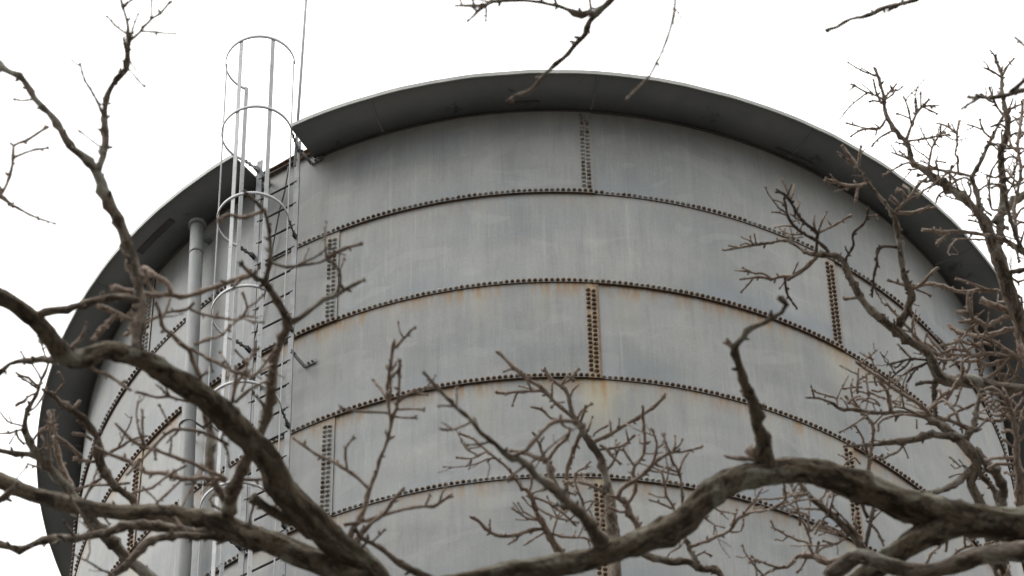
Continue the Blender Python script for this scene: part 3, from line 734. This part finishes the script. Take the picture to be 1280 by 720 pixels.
T(3, 3, "571,510 571,495 571,486", spur=.1); T(3.5, 3, "566,508 558,507 550,507", spur=.2); T(3.5, 3, "590,527 580,532 567,537 552,537", spur=.25)
T(5, 6, "640,570 658,563 667,553 676,541 685,532 700,526 718,527", spur=.35); T(5, 4, "657,565 668,570 683,574", spur=.2); T(5, 4, "655,583 645,590 637,598", spur=.1)
inv(C.root)

# ---- tree D: mid-distance crown showing above the arching limb, centre
D = Tree('bare_tree', (.55, 8.4, 0), 'twiggy bare tree in front of the tank centre, rising from behind the arching limb', 12., 33)
D.trunk((.5, 8.4, 8.6), .11, .07); T = lambda w0, w1, txt, **k: D.path(w0, w1, txt, **k)
d0_ = at(775, 800, 12.)
T(0, 0, "772,735,15 770,700,14 768,668,14 764,643,14 762,616,12 757,598,10 754,583,10 750,571,10 741,558,9 735,550,9 729,542,9 722,530,8 720,527,7 714,512,6 710,494,5 705,487,5 702,481,4.5 712,474,4 722,462,4", limb=True, pre=([(.5, 8.4, 8.4), d0_], [.06, .035]), d0=12., mat='bark_branch', spur=.25)
T(4, 4, "702,483 694,478 686,470 681,463", spur=.3); T(5, 5, "717,522 702,510 687,496 679,486 670,480 662,476 652,467 642,459 632,449 623,440", spur=.3)
T(4, 4, "679,488 665,489 642,490 632,491 621,491", spur=.4); T(3.5, 3, "697,525 689,523 677,512 666,509", spur=.1); T(4, 3, "702,481 710,470 716,474", spur=.2)
T(5, 5, "738,554 743,552 764,542 785,529 802,519 820,506 831,495", spur=.5); T(4, 3, "734,540 738,530 740,522", spur=.1); T(4, 3, "725,530 729,518 732,509", spur=.1)
T(3, 3, "742,546 743,542 750,537 758,533", spur=.3); T(3.5, 3, "748,562 768,560 778,557 785,552 791,546", spur=.5); T(4, 3.5, "750,556 757,560 764,569 775,579", spur=.3)
T(6, 4.5, "727,540 722,550 716,567 710,583 708,600 710,616 712,630", spur=.3); T(0, 0, "712,534,4.5 710,546,4.5 697,558,4.5 688,570,5", spur=.2)
T(0, 0, "708,640,8 700,618,9 691,601,9 687,587,9 685,576,6 681,573,5 674,556,3.5 668,542,3", spur=.2, limb=True, mat='bark_branch'); T(5, 4, "684,577 670,572 655,566 640,563", spur=.15)
T(3, 2.5, "712,500 716,488 724,480", spur=.3); T(3, 2.5, "706,503 696,503 690,508", spur=.3); T(4, 3, "720,528 726,515 738,505", spur=.2)
T(0, 0, "806,690,9 797,657,9 787,641,8 783,630,7 772,622,7 776,612,6 784,606,5.5 793,601,5.5 810,587,5 822,575,4.5 841,565,4 852,565,3 864,562,3 877,559,3", limb=True, spur=.3, mat='twig')
T(5, 4, "784,630 791,620 795,607 791,592 793,583 804,569 806,548 804,521 804,510", spur=.35); T(4, 3, "793,583 785,571 779,562", spur=.2); T(2.5, 2, "804,567 814,567 826,566", spur=.2); T(3, 2.5, "806,555 800,554 799,545", spur=.2)
T(4, 3, "808,589 815,580 820,567 821,554 818,545 816,537", spur=.4); T(3, 3, "838,566 831,552 830,544", spur=.3); T(3.5, 3, "841,565 844,556 844,546", spur=.3); T(3, 2.5, "843,562 850,556 853,550", spur=.2)
T(4, 3, "853,640 853,626 852,607 850,594 845,583 839,573 836,562", spur=.4); T(3.5, 2.5, "849,590 854,575 862,564", spur=.2); T(3.5, 3, "845,650 841,632 833,620 831,606 828,592", spur=.35); T(2.5, 2, "832,622 822,621 813,617", spur=.3); T(3, 2, "840,636 828,630 812,625", spur=.1)
T(3, 2.5, "847,590 835,586 822,582", spur=.3); T(4, 3, "785,640 775,640 762,634", spur=.1); T(3, 2.5, "812,588 824,590 832,584", spur=.3)
T(0, 0, "708,705,9 697,687,9 685,666,8 677,651,7 670,639,6 664,620,6 657,611,5 653,611,4 644,598,3.5 634,585,3 624,576,3 608,563,3 600,556,3 592,549,3 575,542,3", limb=True, spur=.45, mat='twig')
T(3, 2.5, "615,568 608,565 590,573 572,572", spur=.3); T(2.5, 2, "590,573 586,580", spur=0); T(2.5, 2, "603,558 598,559 585,561", spur=.3); T(3, 2, "622,575 616,572 610,576", spur=.2)
T(5, 5, "682,664 678,661 660,664 638,670 620,669 607,660 598,651 591,647", spur=.3); T(3, 2.5, "680,666 668,673 656,681", spur=.2); T(3.5, 3, "666,624 668,622 680,626 691,632 708,645 718,655", spur=.5)
T(3.5, 3, "684,664 690,667 702,670 716,672 729,672 740,676", spur=.5); T(3, 2.5, "671,635 683,641 695,647 708,650 722,653", spur=.5); T(4, 3, "730,656 731,641 727,625 722,612 718,600", spur=.4)
T(5, 4, "765,624 752,614 740,608 729,603 718,602 706,603", spur=.4); T(3, 2.5, "722,612 718,600 722,589 730,585 737,578", spur=.5); T(3, 2, "664,618 675,612 688,610 700,614", spur=.5); T(3, 2, "675,650 664,645 655,640 648,630", spur=.4)
T(3, 2, "690,672 694,655 700,640 705,628", spur=.5); T(2.5, 2, "697,647 690,634 684,622", spur=.5); T(2.5, 2, "712,650 720,640 716,628", spur=.5); T(2.5, 2, "668,636 660,630 654,622", spur=.5); T(2.5, 2, "727,630 738,626 748,628", spur=.5)
T(3, 2, "756,680 750,660 756,640 764,630", spur=.4); T(3, 2, "740,672 744,655 738,640", spur=.4)
T(0, 0, "905,730,9 896,712,9 879,712,8.5 860,702,8 837,703,8 824,699,8 810,695,8 795,688,7", limb=True, mat='bark_branch', spur=.1, d0=12.2); T(0, 0, "870,706,8 868,698,7 861,686,6.5 857,675,6 852,662,5", mat='bark_branch', spur=.1)
T(4.5, 3, "862,684 878,678 896,671 912,663 919,653 926,645 940,640 957,638 973,631 982,623 981,613 980,604", spur=.35); T(3, 2.5, "912,663 917,652 919,645 921,638", spur=.4); T(3, 2.5, "914,665 926,664 929,656 929,650", spur=.3)
T(3, 2.5, "926,646 946,625 965,624 984,621 1000,618 1010,616", spur=.25); T(2.5, 2, "870,640 882,648 893,656 904,659", spur=.3); T(2.5, 2, "893,656 893,662 892,667", spur=0); T(2.5, 2, "888,630 896,637 907,640 919,642", spur=.2)
T(3, 2.5, "868,697 880,690 888,694", spur=.4); T(4, 3, "812,697 800,684 790,680", spur=.4); T(3, 2, "830,704 838,690 850,684 856,674", spur=.4); inv(D.root)

# ---- tree E: the big twiggy tree at the right edge, mid distance
E_ = Tree('bare_tree', (3.0, 9.7, 0), 'tall densely twigged bare tree along the right edge, against the eave and the sky', 15., 44)
E_.trunk((2.75, 9.7, 9.9), .2, .14); T = lambda w0, w1, txt, **k: E_.path(w0, w1, txt, **k)
e0 = at(1400, 640, 15.); e1 = at(1420, 800, 15.)
T(0, 0, "1350,540,22 1310,470,20 1290,430,19 1275,400,18 1265,375,18 1257,350,18 1250,325,18 1242,305,17 1235,287,15 1230,275,14 1222,265,12 1207,250,11 1187,235,10 1170,225,9 1155,212,8 1140,202,7 1135,180,6 1125,170,6 1112,152,5.5 1106,137,5 1105,122,4.5 1101,107,4 1094,86,4", limb=True, pre=([(2.75, 9.7, 9.7), e1, e0], [.12, .06, .035]), d0=15., dd=.2, mat='bark_branch', spur=.25)
for q in ["1105,125 1096,120 1080,114 1065,105", "1102,130 1098,122 1095,115 1092,100", "1106,122 1112,115 1120,106", "1107,124 1116,118 1119,113", "1112,150 1109,147 1100,160 1094,162 1077,159 1059,154", "1100,161 1090,161 1077,162 1064,170", "1096,162 1095,168",
          "1123,166 1115,164 1100,172 1091,181", "1104,128 1092,126 1088,127", "1136,176 1137,176 1152,174 1172,170 1180,166", "1162,173 1171,170 1177,172", "1141,202 1127,195 1116,191", "1150,208 1137,203 1120,210 1105,219", "1150,210 1144,212 1135,212", "1136,200 1130,193 1125,190"]:
    T(3.2, 2.4, q, spur=.45)
T(4.5, 3, "1133,174 1134,172 1140,155 1147,140 1155,131 1161,125", spur=.3)
for q in ["1139,155 1135,135 1130,122", "1137,148 1130,145 1122,142", "1151,135 1151,125 1151,117", "1154,133 1163,132 1172,132", "1154,134 1163,138 1171,142", "1147,140 1146,130 1145,125"]: T(2.6, 2.2, q, spur=.4)
for q in ["1160,210 1161,207 1163,195 1165,185 1170,175 1175,167 1176,157", "1173,171 1181,169 1186,168", "1174,225 1172,210 1170,202 1181,203", "1190,234 1187,222 1189,208", "1200,243 1196,232 1190,220 1181,214", "1176,229 1166,232 1155,238 1148,246", "1184,237 1174,243 1170,252", "1180,232 1168,226 1158,228 1150,226", "1165,222 1158,218 1148,220", "1208,252 1214,240 1210,228"]: T(3.2, 2.5, q, spur=.6)
T(0, 0, "1233,290,8 1230,282,7 1225,262,7 1222,245,7 1217,230,6 1215,222,6 1220,212,5.5 1226,202,5 1235,182,5 1240,172,4.5 1250,152,4 1256,142,4", spur=.3, mat='bark_branch')
T(4, 4, "1214,221 1212,220 1200,217 1182,214 1162,210", spur=.4); T(3.5, 3, "1198,216 1197,206 1197,197 1194,193 1196,180 1196,167 1199,152", spur=.4); T(3, 2.5, "1195,166 1190,162 1182,157 1172,154", spur=.4); T(2.5, 2, "1194,164 1190,156", spur=.2)
T(3, 2.5, "1238,172 1230,165 1226,156 1225,150", spur=.3); T(2.5, 2, "1227,162 1218,158 1210,156", spur=.3); T(3, 2.5, "1222,240 1232,232 1244,230 1256,232", spur=.4); T(3, 2.5, "1216,228 1206,222 1192,228 1186,240", spur=.5)
# second leader at the edge
T(0, 0, "1250,305,9 1250,285,9 1252,262,8 1254,235,7.5 1252,210,7.5 1251,190,7.5 1257,175,7.5 1259,152,7 1255,130,6 1252,110,5 1252,92,4.5 1247,80,4 1244,70,4", limb=True, spur=.3, mat='bark_branch')
for q in ["1252,97 1242,90 1231,85", "1253,95 1260,82 1267,74", "1252,90 1253,84", "1253,143 1245,132 1242,125 1237,111", "1242,128 1236,126 1228,118", "1258,142 1264,136 1272,132 1278,130", "1260,138 1264,130 1266,124", "1260,155 1268,150 1275,147 1283,145", "1258,172 1268,167 1280,165", "1252,188 1244,180 1236,178", "1252,186 1266,185 1282,186", "1252,205 1262,196 1272,198", "1253,215 1245,222 1236,220", "1254,228 1264,220 1270,208 1272,195", "1257,160 1250,155 1240,158", "1255,240 1247,232 1240,234", "1248,262 1240,262 1237,245 1237,225 1240,212 1247,202"]: T(3.4, 2.6, q, spur=.55)
T(0, 0, "1244,280,11 1250,270,10 1265,255,10 1280,244,10 1300,232,10", mat='bark_branch', spur=.15); T(0, 0, "1300,330,8 1285,318,7 1275,312,7 1255,300,6.5 1240,295,6 1232,294,6", mat='bark_branch', spur=.2)
T(5.5, 5, "1282,320 1272,300 1265,280 1260,262 1257,244", spur=.4, mat='bark_branch'); T(5, 4, "1272,300 1268,262 1272,240 1276,210 1272,185 1277,147 1279,125", spur=.4); T(5, 5, "1246,290 1250,283 1260,285", spur=.2)
T(5, 5, "1240,298 1230,294 1220,292 1200,290 1177,290 1155,287", spur=.2); T(4, 5, "1190,290 1185,292 1178,298 1171,305", spur=.1); T(3, 2.5, "1240,301 1235,300 1215,299 1192,299", spur=.3); T(3, 2.5, "1234,285 1227,280 1220,277 1212,275", spur=.4)
T(6.5, 6, "1258,342 1265,340 1280,337 1300,334", spur=.15, mat='bark_branch')
for q in ["1270,272 1276,262 1284,258", "1266,285 1276,278 1286,280", "1275,307 1280,290 1284,280", "1262,300 1270,312 1274,326", "1240,270 1230,262 1222,255", "1275,230 1265,222 1258,212", "1272,190 1264,182 1262,172", "1276,160 1270,150", "1274,215 1282,205", "1258,225 1270,232 1280,228", "1262,345 1272,352 1280,350", "1266,365 1276,372 1278,384", "1255,260 1262,270 1272,276"]: T(3.4, 2.6, q, spur=.7)
# lower diagonal limb
T(0, 0, "1360,505,16 1320,495,16 1280,488,15 1253,485,15 1237,482,15 1220,477,16 1203,476,16 1187,476,16 1175,470,15 1167,457,14 1159,440,12.5 1142,430,11 1122,415,11 1101,399,10 1080,378,9 1067,357,8.5 1060,341,7 1054,326,7.5 1044,320,7 1025,318,7 1017,318,6 1006,314,4.5 992,305,4 981,300,4 969,302,3.5 952,305,3.5 933,308,3 905,313,3", limb=True, d0=14.6, dd=.3, pre=([at(1420, 760, 14.9), at(1390, 560, 14.8)], [.05, .03]), mat='bark_branch', spur=.25)
for q in ["947,305 945,303 944,299 943,294", "941,305 939,302 938,296", "942,305 936,300 928,297", "930,309 922,309 912,307", "940,307 931,304 926,306", "990,304 984,296 979,289"]: T(2.8, 2.2, q, spur=.4)
T(4.5, 3.5, "1020,317 1020,314 1021,303 1022,293 1017,287 1010,282 1000,273 995,264 987,251 980,243 972,239", spur=.4, mat='twig_dark')
for q in ["990,252 985,240 981,232 978,226", "988,250 992,240 993,232", "996,266 998,258 999,253", "1021,290 1017,280 1018,271", "1023,290 1026,280 1033,266", "1040,283 1036,278 1034,274", "982,258 975,252 968,250"]: T(2.8, 2.3, q, spur=.4)
T(3.5, 3, "1023,291 1042,282 1052,276 1062,270", spur=.4)
T(4.5, 3, "1036,319 1035,314 1021,301 1004,292 992,282 985,272 982,257 980,249", spur=.3, mat='twig_dark'); T(3, 2, "992,283 980,282 969,284", spur=.3); T(2.6, 2, "985,270 975,266 966,265", spur=.3); T(2.6, 2, "990,278 998,274", spur=.1); T(2.6, 2, "1003,293 990,293 980,290 976,286", spur=.4); T(2.6, 2, "1004,296 992,298 984,296", spur=.4)
T(5.5, 5, "1021,319 1020,322 1008,334 1000,340 992,345 985,349", spur=.2); T(4.5, 3, "990,346 979,345 964,349 955,347 942,347 927,349", spur=.4); T(3, 2.5, "964,348 954,342 942,341 931,339 920,338", spur=.4); T(2.6, 2.2, "942,347 935,356 927,364", spur=.3); T(2.4, 2, "941,341 935,338 929,335", spur=.1)
T(2.5, 2, "991,343 994,336 997,329", spur=.2); T(3.5, 2.5, "981,345 982,357 985,370 990,377 996,385", spur=.1, mat='twig_dark'); T(2.5, 2, "981,352 978,356 975,360", spur=0)
T(3.5, 3.5, "1057,327 1058,322 1067,307 1066,293 1077,282 1083,274 1085,262", spur=.3, mat='twig_dark'); T(3.5, 3, "1083,272 1088,270 1094,269 1096,274", spur=.2); T(5, 4.5, "1076,375 1072,372 1064,373 1056,374", spur=.1)
T(0, 0, "1122,413,10 1124,405,9 1134,388,9 1140,367,9 1136,359,8 1130,342,7 1125,310,7 1120,280,7 1116,267,6 1107,255,5 1096,242,4.5 1085,228,5 1072,211,5.5 1062,202,5 1055,197,4 1049,192,4", limb=True, mat='bark_branch', spur=.15)
T(4.5, 4, "1072,212 1066,200 1058,190 1054,184", spur=.3); T(3.5, 3.5, "1073,210 1074,197 1076,184", spur=.3); T(5, 4.5, "1086,229 1070,232 1055,231 1040,227 1033,225", spur=.25); T(4, 3.5, "1073,232 1071,241 1070,250", spur=0); T(5, 4.5, "1118,266 1140,266 1155,262 1167,260", spur=.15)
T(5, 4, "1120,264 1131,253 1140,242 1152,227 1158,224", spur=.4)
for q in ["1126,257 1120,250 1115,246", "1130,253 1130,242 1124,237", "1134,248 1127,238 1122,239", "1137,245 1136,236 1131,233", "1124,258 1116,254 1113,250"]: T(3.2, 3, q, spur=.5)
T(4, 3, "1121,309 1113,308 1105,308 1097,311 1096,320 1096,330 1093,340 1092,347 1090,370", spur=.35, mat='twig_dark'); T(4, 4, "1139,362 1150,357 1160,346 1170,336", spur=.05); T(4, 3, "1133,357 1122,354 1112,351", spur=.3); T(3, 2.5, "1145,362 1154,365 1162,369", spur=.4)
T(5.5, 5, "1262,368 1257,365 1240,364 1227,362 1210,365 1195,364 1175,357 1162,355 1152,356 1140,359", spur=.15); T(4, 4, "1234,363 1224,358 1215,355 1206,352 1197,349", spur=.1)
# pinkish twig mass by the trunk
T(0, 0, "1292,470,9 1280,449,8 1274,426,8.5 1270,401,8.5 1265,385,8 1263,372,7", limb=True, mat='twig', spur=.3)
T(6, 5, "1279,448 1257,445 1236,442 1215,445 1198,444 1180,443", spur=.35, mat='twig'); T(5.5, 5, "1272,446 1256,436 1247,430 1240,425 1234,422", spur=.3)
T(6, 5, "1271,412 1265,411 1252,415 1242,417 1226,420 1205,417 1194,412 1186,407", spur=.3); T(6, 4.5, "1266,396 1259,395 1247,401 1234,407 1224,401 1216,397 1213,390 1210,380 1210,369", spur=.2); T(5, 5, "1216,391 1205,390 1197,390", spur=.1)
T(4, 4, "1224,402 1212,402 1201,403", spur=.2); T(5, 4.5, "1222,403 1215,409 1209,413", spur=.1); T(8, 7, "1270,395 1265,392 1251,384 1238,380 1226,375", spur=.3, mat='twig'); T(5, 5, "1262,448 1242,455 1224,455", spur=.2)
T(4, 4, "1262,446 1255,455 1247,463 1234,474", spur=.15); T(4.5, 4, "1247,452 1248,463 1251,476", spur=.15); T(5, 4.5, "1275,452 1271,465 1267,476", spur=.2); T(4, 3.5, "1202,419 1199,422 1194,432 1191,440", spur=.3)
for q in ["1215,445 1203,432 1199,422", "1232,442 1222,432 1212,430", "1190,443 1182,452 1178,464", "1205,444 1212,455 1208,466", "1180,443 1170,432 1160,420", "1236,443 1226,450 1214,452 1200,452 1188,458", "1222,446 1230,458 1226,468", "1198,418 1190,410", "1210,430 1200,426 1188,430 1176,432", "1240,432 1228,428 1218,432 1208,438", "1258,450 1262,462 1256,474", "1226,421 1220,412 1222,402", "1180,441 1190,436 1200,438 1212,440", "1172,448 1184,450 1196,447", "1170,440 1162,432 1150,428 1142,420"]: T(4, 3, q, spur=.6)
T(6, 3, "1182,455 1174,445 1155,432 1138,413 1122,395 1114,387 1109,380", spur=.25, mat='twig'); T(3, 2.5, "1140,414 1141,404 1142,395", spur=.2); T(3, 2.5, "1160,436 1156,426 1158,418", spur=.3)
T(3.2, 2.8, "1162,450 1159,450 1138,449 1125,452 1113,455", spur=.4, mat='twig_dark'); T(2.8, 2.4, "1139,448 1131,440 1123,431", spur=.3); T(3, 2.4, "1138,450 1130,460 1120,467 1113,474", spur=.2, mat='twig_dark'); T(3.4, 2.8, "1161,452 1152,457 1142,461 1134,466 1126,470", spur=.3, mat='twig_dark'); T(3, 2.8, "1146,460 1140,468 1135,476", spur=.1, mat='twig_dark')
T(5, 4.5, "1170,478 1165,478 1156,478 1147,480", spur=.1, mat='bark_branch')
T(4, 3, "1190,485 1200,474 1203,460 1203,453 1212,446", spur=.3); T(7, 6, "1176,474 1168,480 1167,490 1168,505 1170,520 1176,530", spur=.1, mat='bark_branch')
# low fork: two thick stems rising from behind the arching limb
T(0, 0, "1232,650,15 1223,623,14 1217,612,13 1214,602,14 1220,590,14 1221,577,14 1214,565,15 1205,555,15 1196,547,13 1187,540,11 1179,534,10 1170,528,9.5 1157,521,8 1148,519,7 1137,517,6 1125,516,5.5 1112,516,5 1092,516,4.5 1071,512,4.5 1050,511,4 1037,503,3.5 1023,498,3 1009,497,3", limb=True, d0=13.8, dd=.1, pre=([at(1330, 900, 14.2), at(1260, 740, 13.9)], [.04, .022]), mat='bark_branch', spur=.2)
T(0, 0, "1258,650,13 1252,625,12 1255,612,12 1248,597,12.5 1237,583,12.5 1226,572,13 1216,563,12", mat='bark_branch', d0=13.9, dd=-.1, spur=.05)
T(8, 6, "1252,640 1242,612 1228,597 1222,588", mat='bark_branch', spur=.1)
T(0, 0, "1218,582,9 1213,588,8.5 1200,600,8 1187,608,8 1170,615,7 1153,615,6 1145,616,5", mat='bark_branch', spur=.1)
for q in ["1212,588 1206,582 1200,583 1194,577 1188,572", "1206,586 1203,580 1200,576", "1205,592 1196,593 1188,596", "1200,584 1194,586 1190,582"]: T(2.4, 2, q, spur=.4)
T(3, 2.5, "1046,509 1046,499 1038,495 1029,493 1015,488", spur=.4); T(2.5, 2, "1060,510 1056,502 1052,498", spur=.3)
T(5.5, 3.8, "1163,520 1158,512 1146,503 1129,493 1112,482 1100,472 1083,462 1071,453", spur=.4); T(6, 3.5, "1114,516 1113,508 1112,500 1108,487 1102,479 1096,470", spur=.3)
for q in ["1096,482 1094,478 1092,457 1087,442", "1072,492 1072,480 1073,462", "1078,484 1066,484 1056,486", "1086,495 1085,490 1083,468", "1086,490 1095,494 1104,497 1121,505", "1088,494 1078,490 1071,489", "1125,507 1126,503 1125,495", "1112,482 1112,474 1113,466", "1131,495 1133,488 1133,482", "1100,476 1108,478 1118,474", "1086,465 1080,472 1074,474", "1070,500 1078,498 1086,502 1096,505", "1100,508 1094,500 1086,497 1078,502", "1060,505 1066,498 1074,495", "1106,486 1098,490 1092,488"]: T(3.2, 2.6, q, spur=.5)
T(5, 4.5, "1148,519 1158,514 1166,507 1171,502 1177,495 1185,490", spur=.2); T(3.5, 3, "1158,521 1148,518 1134,512 1120,508", spur=.2)
T(5, 3.5, "1088,570 1090,553 1092,538 1089,528 1083,522 1073,510 1064,503 1058,497", spur=.35); T(5.5, 5, "1084,600 1086,585 1087,570 1091,550", spur=.2); T(3, 2.5, "1088,514 1080,521 1071,528 1060,535 1050,540", spur=.1)
T(3.5, 3, "1086,575 1083,566 1079,549 1074,540 1069,532", spur=.3); T(3.5, 3, "1146,519 1130,518 1116,520 1104,524 1098,530 1098,536", spur=.3); T(2.6, 2.4, "1146,524 1146,534", spur=.1); T(3, 2.5, "1092,530 1098,524 1104,518 1112,514", spur=.2); T(2.6, 2.2, "1094,550 1104,552 1112,550", spur=.4); T(3, 2.5, "1075,580 1068,572 1062,575 1055,582", spur=.3); T(3, 2.5, "1085,580 1094,572 1102,570", spur=.3); T(3, 2.5, "1080,592 1072,588 1066,592", spur=.3)
T(0, 0, "1208,556,10 1200,548,9.5 1188,545,9.5 1177,545,9 1165,544,8.5 1158,545,8.5 1145,549,8.5 1133,551,8.5 1120,552,7 1110,554,6.5 1094,556,4.5 1069,557,3.5 1056,558,3", mat='bark_branch', spur=.15); T(3, 2.6, "1128,555 1131,562 1135,571", spur=.2); T(3, 2.6, "1128,558 1122,565 1112,569 1104,574", spur=.3)
T(0, 0, "1206,556,10 1207,548,9 1213,540,8.5 1218,532,7.5 1220,520,7 1222,505,6.5 1224,498,6 1226,490,5", mat='bark_branch', spur=.15); T(5.5, 5, "1214,540 1204,533 1193,528 1182,524 1173,522", spur=.2)
T(4, 3.5, "1180,530 1180,526 1187,520 1203,512 1211,508 1220,504 1230,499 1240,495", spur=.15); T(4.5, 4, "1181,503 1187,493 1192,485 1197,477 1202,470 1203,455", spur=.2); T(4, 3.5, "1156,519 1164,510 1172,503 1178,500 1183,503 1192,512 1198,525 1203,540", spur=.3); T(3.5, 3, "1181,500 1177,493 1174,488", spur=.4); T(3, 3, "1192,508 1196,502 1198,495 1201,486", spur=.3)
T(4, 4, "1222,522 1233,525 1250,526 1263,520 1280,513 1295,508", spur=.15); T(4, 3.5, "1220,538 1227,531 1233,525", spur=.1)
T(0, 0, "1284,660,13 1275,620,12 1274,600,10 1272,583,8.5 1270,565,7.5 1271,548,7 1268,535,7 1267,523,6 1262,508,5 1258,498,5", limb=True, mat='twig', spur=.3, d0=13.2)
T(4.5, 4, "1271,580 1263,580 1252,580 1245,580 1238,584", spur=.3); T(4.5, 3.5, "1271,573 1262,572 1243,573 1233,575", spur=.3)
for q in ["1268,530 1258,520 1250,512 1242,506", "1266,518 1272,508 1278,500", "1262,508 1252,502 1244,500 1236,502", "1258,500 1250,494 1240,492", "1264,512 1254,510 1246,514", "1260,504 1266,496 1276,492", "1270,545 1262,538 1254,540", "1271,555 1280,545 1284,535", "1266,525 1276,522 1284,526", "1250,505 1242,512 1234,510", "1255,498 1248,488 1240,484 1232,486", "1263,508 1256,516 1246,520 1240,518", "1270,560 1262,556 1256,550", "1272,590 1264,594 1258,590", "1268,520 1260,512 1262,500 1256,490", "1275,530 1278,515 1284,505"]: T(4, 3.2, q, spur=.7)
inv(E_.root)

# ---- tree F: twiggy crown just under the arching limb on the right
Fn = Tree('bare_tree', (1.55, 8.9, 0), 'pale-barked bare sapling seen through the gap under the arching limb', 12.6, 55)
Fn.trunk((1.5, 8.9, 8.4), .08, .05); T = lambda w0, w1, txt, **k: Fn.path(w0, w1, txt, **k)
T(0, 0, "1100,735,11 1086,700,10 1080,687,10 1072,675,9.5 1055,658,9 1043,647,8 1033,638,8 1024,630,7.5 1015,623,7 1002,607,6 995,598,5 985,585,4", limb=True, pre=([(1.5, 8.9, 8.3), at(1110, 800, 12.6)], [.045, .02]), mat='bark_branch', spur=.2, dd=.1)
T(5.5, 5.5, "1081,690 1082,683 1087,658 1092,633 1093,618", spur=.1, mat='twig_dark'); T(5, 4, "1085,648 1080,638 1077,630 1075,618", spur=.2, mat='twig_dark'); T(4.5, 3.5, "1088,655 1095,662 1100,670 1104,680", spur=.3)
for q in ["1000,657 999,642 993,620 990,608", "999,640 990,632 980,623 980,607", "985,626 972,633 960,637", "1013,665 1010,653 1011,640 1013,622", "1027,637 1015,636 1003,636", "1038,640 1038,635 1041,625 1043,615", "1033,636 1034,627 1036,615", "1078,675 1070,665 1063,657 1052,645 1041,634", "1003,650 1008,660 1012,672 1014,680", "1035,655 1024,650 1020,656 1015,662", "1030,650 1022,660 1020,666", "1012,645 1000,640 988,640", "1055,660 1045,668 1035,664 1028,660", "1062,668 1052,676 1042,680 1030,676", "1058,672 1048,664 1036,658", "1070,640 1068,652 1074,662", "1008,618 998,616 988,618 978,622", "1020,628 1030,620 1034,608"]: T(3.4, 2.6, q, spur=.45)
T(0, 0, "1060,712,9 1051,700,8 1040,702,8.5 1034,703,9 1027,700,8 1018,695,8 1008,695,7 998,695,6 990,703,5 984,709,4.5 973,710,4 962,714,3.5 950,722,3", limb=True, mat='twig', spur=.3)
for q in ["1016,692 1012,684 1009,678 998,675 987,671 975,664 965,659", "975,710 962,706 951,702 940,696", "946,722 945,712 944,703", "950,704 944,700 938,702", "1008,697 1004,706 998,714", "1022,698 1022,690 1030,684 1038,682", "968,660 964,652", "984,671 978,676 970,674"]: T(3.4, 2.6, q, spur=.4)
T(6, 3, "1020,697 1021,688 1023,680", spur=.1, mat='twig_dark')
for q in ["1226,690 1232,680 1240,678", "1182,690 1184,678 1182,668", "1158,705 1166,690 1174,684", "1188,700 1196,690 1206,684 1214,682", "1248,712 1252,722", "1262,706 1258,720"]: T(4, 3.5, q, spur=.4, d0=12.8)
inv(Fn.root)

# ---- tree G: a tree standing beside the viewer, tips reaching down into the top of the frame
Gt = Tree('bare_tree', (1.9, 1.0, 0), 'overhanging bare tree whose single branch tips hang into the top of the view', 9.2, 66)
TG = Vector((1.9, 1.0, 6.4)); Gt.trunk(TG, .2, .12); T = lambda w0, w1, txt, **k: Gt.path(w0, w1, txt, **k)
g1 = at(860, -230, 9.0); g2 = at(1240, -80, 9.4)
T(0, 0, "785,-40,10 765,-2,9 750,13,9 737,27,7.5 732,42,7 720,55,6 705,72,5.5 695,80,6 682,92,5 670,107,5 657,116,5.5 646,119,5 637,125,5", limb=True, d0=9.1, dd=.2, pre=([TG - Vector((0, 0, .2)), TG + Vector((-.3, 1.5, 2.2)), g1], [.1, .05, .012]), mat='bark_branch', spur=.1)
T(0, 0, "742,18,8 738,15,9 727,19,11 718,16,7 710,12,5 698,8,4.5 685,5,4.5 660,1,4.5 635,1,4.5 615,2,6 607,7,5 598,14,4 592,20,3.5 586,25,2.5", mat='bark_branch', spur=.15)
T(5, 4, "614,3 603,7 592,7 571,7", spur=.35); T(3.5, 3, "612,2 600,0 585,-2", spur=.2); T(5, 4, "739,14 738,6 736,-8", spur=.1); T(3, 3, "610,3 618,-4 625,-10", spur=.1)
T(0, 0, "846,-20,3.5 844,0,3.5 842,20,3.5 836,42,3.2 831,56,3 825,70,3 818,84,3 812,95,2.8 797,110,2.6 785,122,2.6", limb=True, d0=9.0, pre=([g1 + Vector((.02, 0, 0)), at(850, -120, 9.0)], [.010, .005]), mat='twig', spur=.12)
T(0, 0, "1180,-18,6 1144,0,5.5 1130,4,5.5 1118,7,6.5 1105,10,6 1085,20,5.5 1063,24,4.5 1046,34,4 1035,37,5", limb=True, d0=9.4, dd=.1, pre=([TG + Vector((0, 0, -.3)), TG + Vector((.1, 1.9, 1.6)), g2], [.09, .04, .008]), mat='bark_branch', spur=.08)
T(0, 0, "1330,112,6 1300,110,6 1280,112,6 1262,118,6.5 1252,120,6 1240,122,5.5 1226,122,4.5 1212,122,5", limb=True, d0=9.2, pre=([g2 + Vector((.02, 0, 0)), at(1380, 20, 9.3), at(1365, 90, 9.2)], [.010, .008, .006]), mat='bark_branch', spur=.2)
T(7, 6, "1263,116 1271,109 1280,101 1290,92", spur=.1, mat='bark_branch'); T(4, 3, "1295,62 1280,57 1275,52 1270,48", spur=.2, d0=9.2); inv(Gt.root)
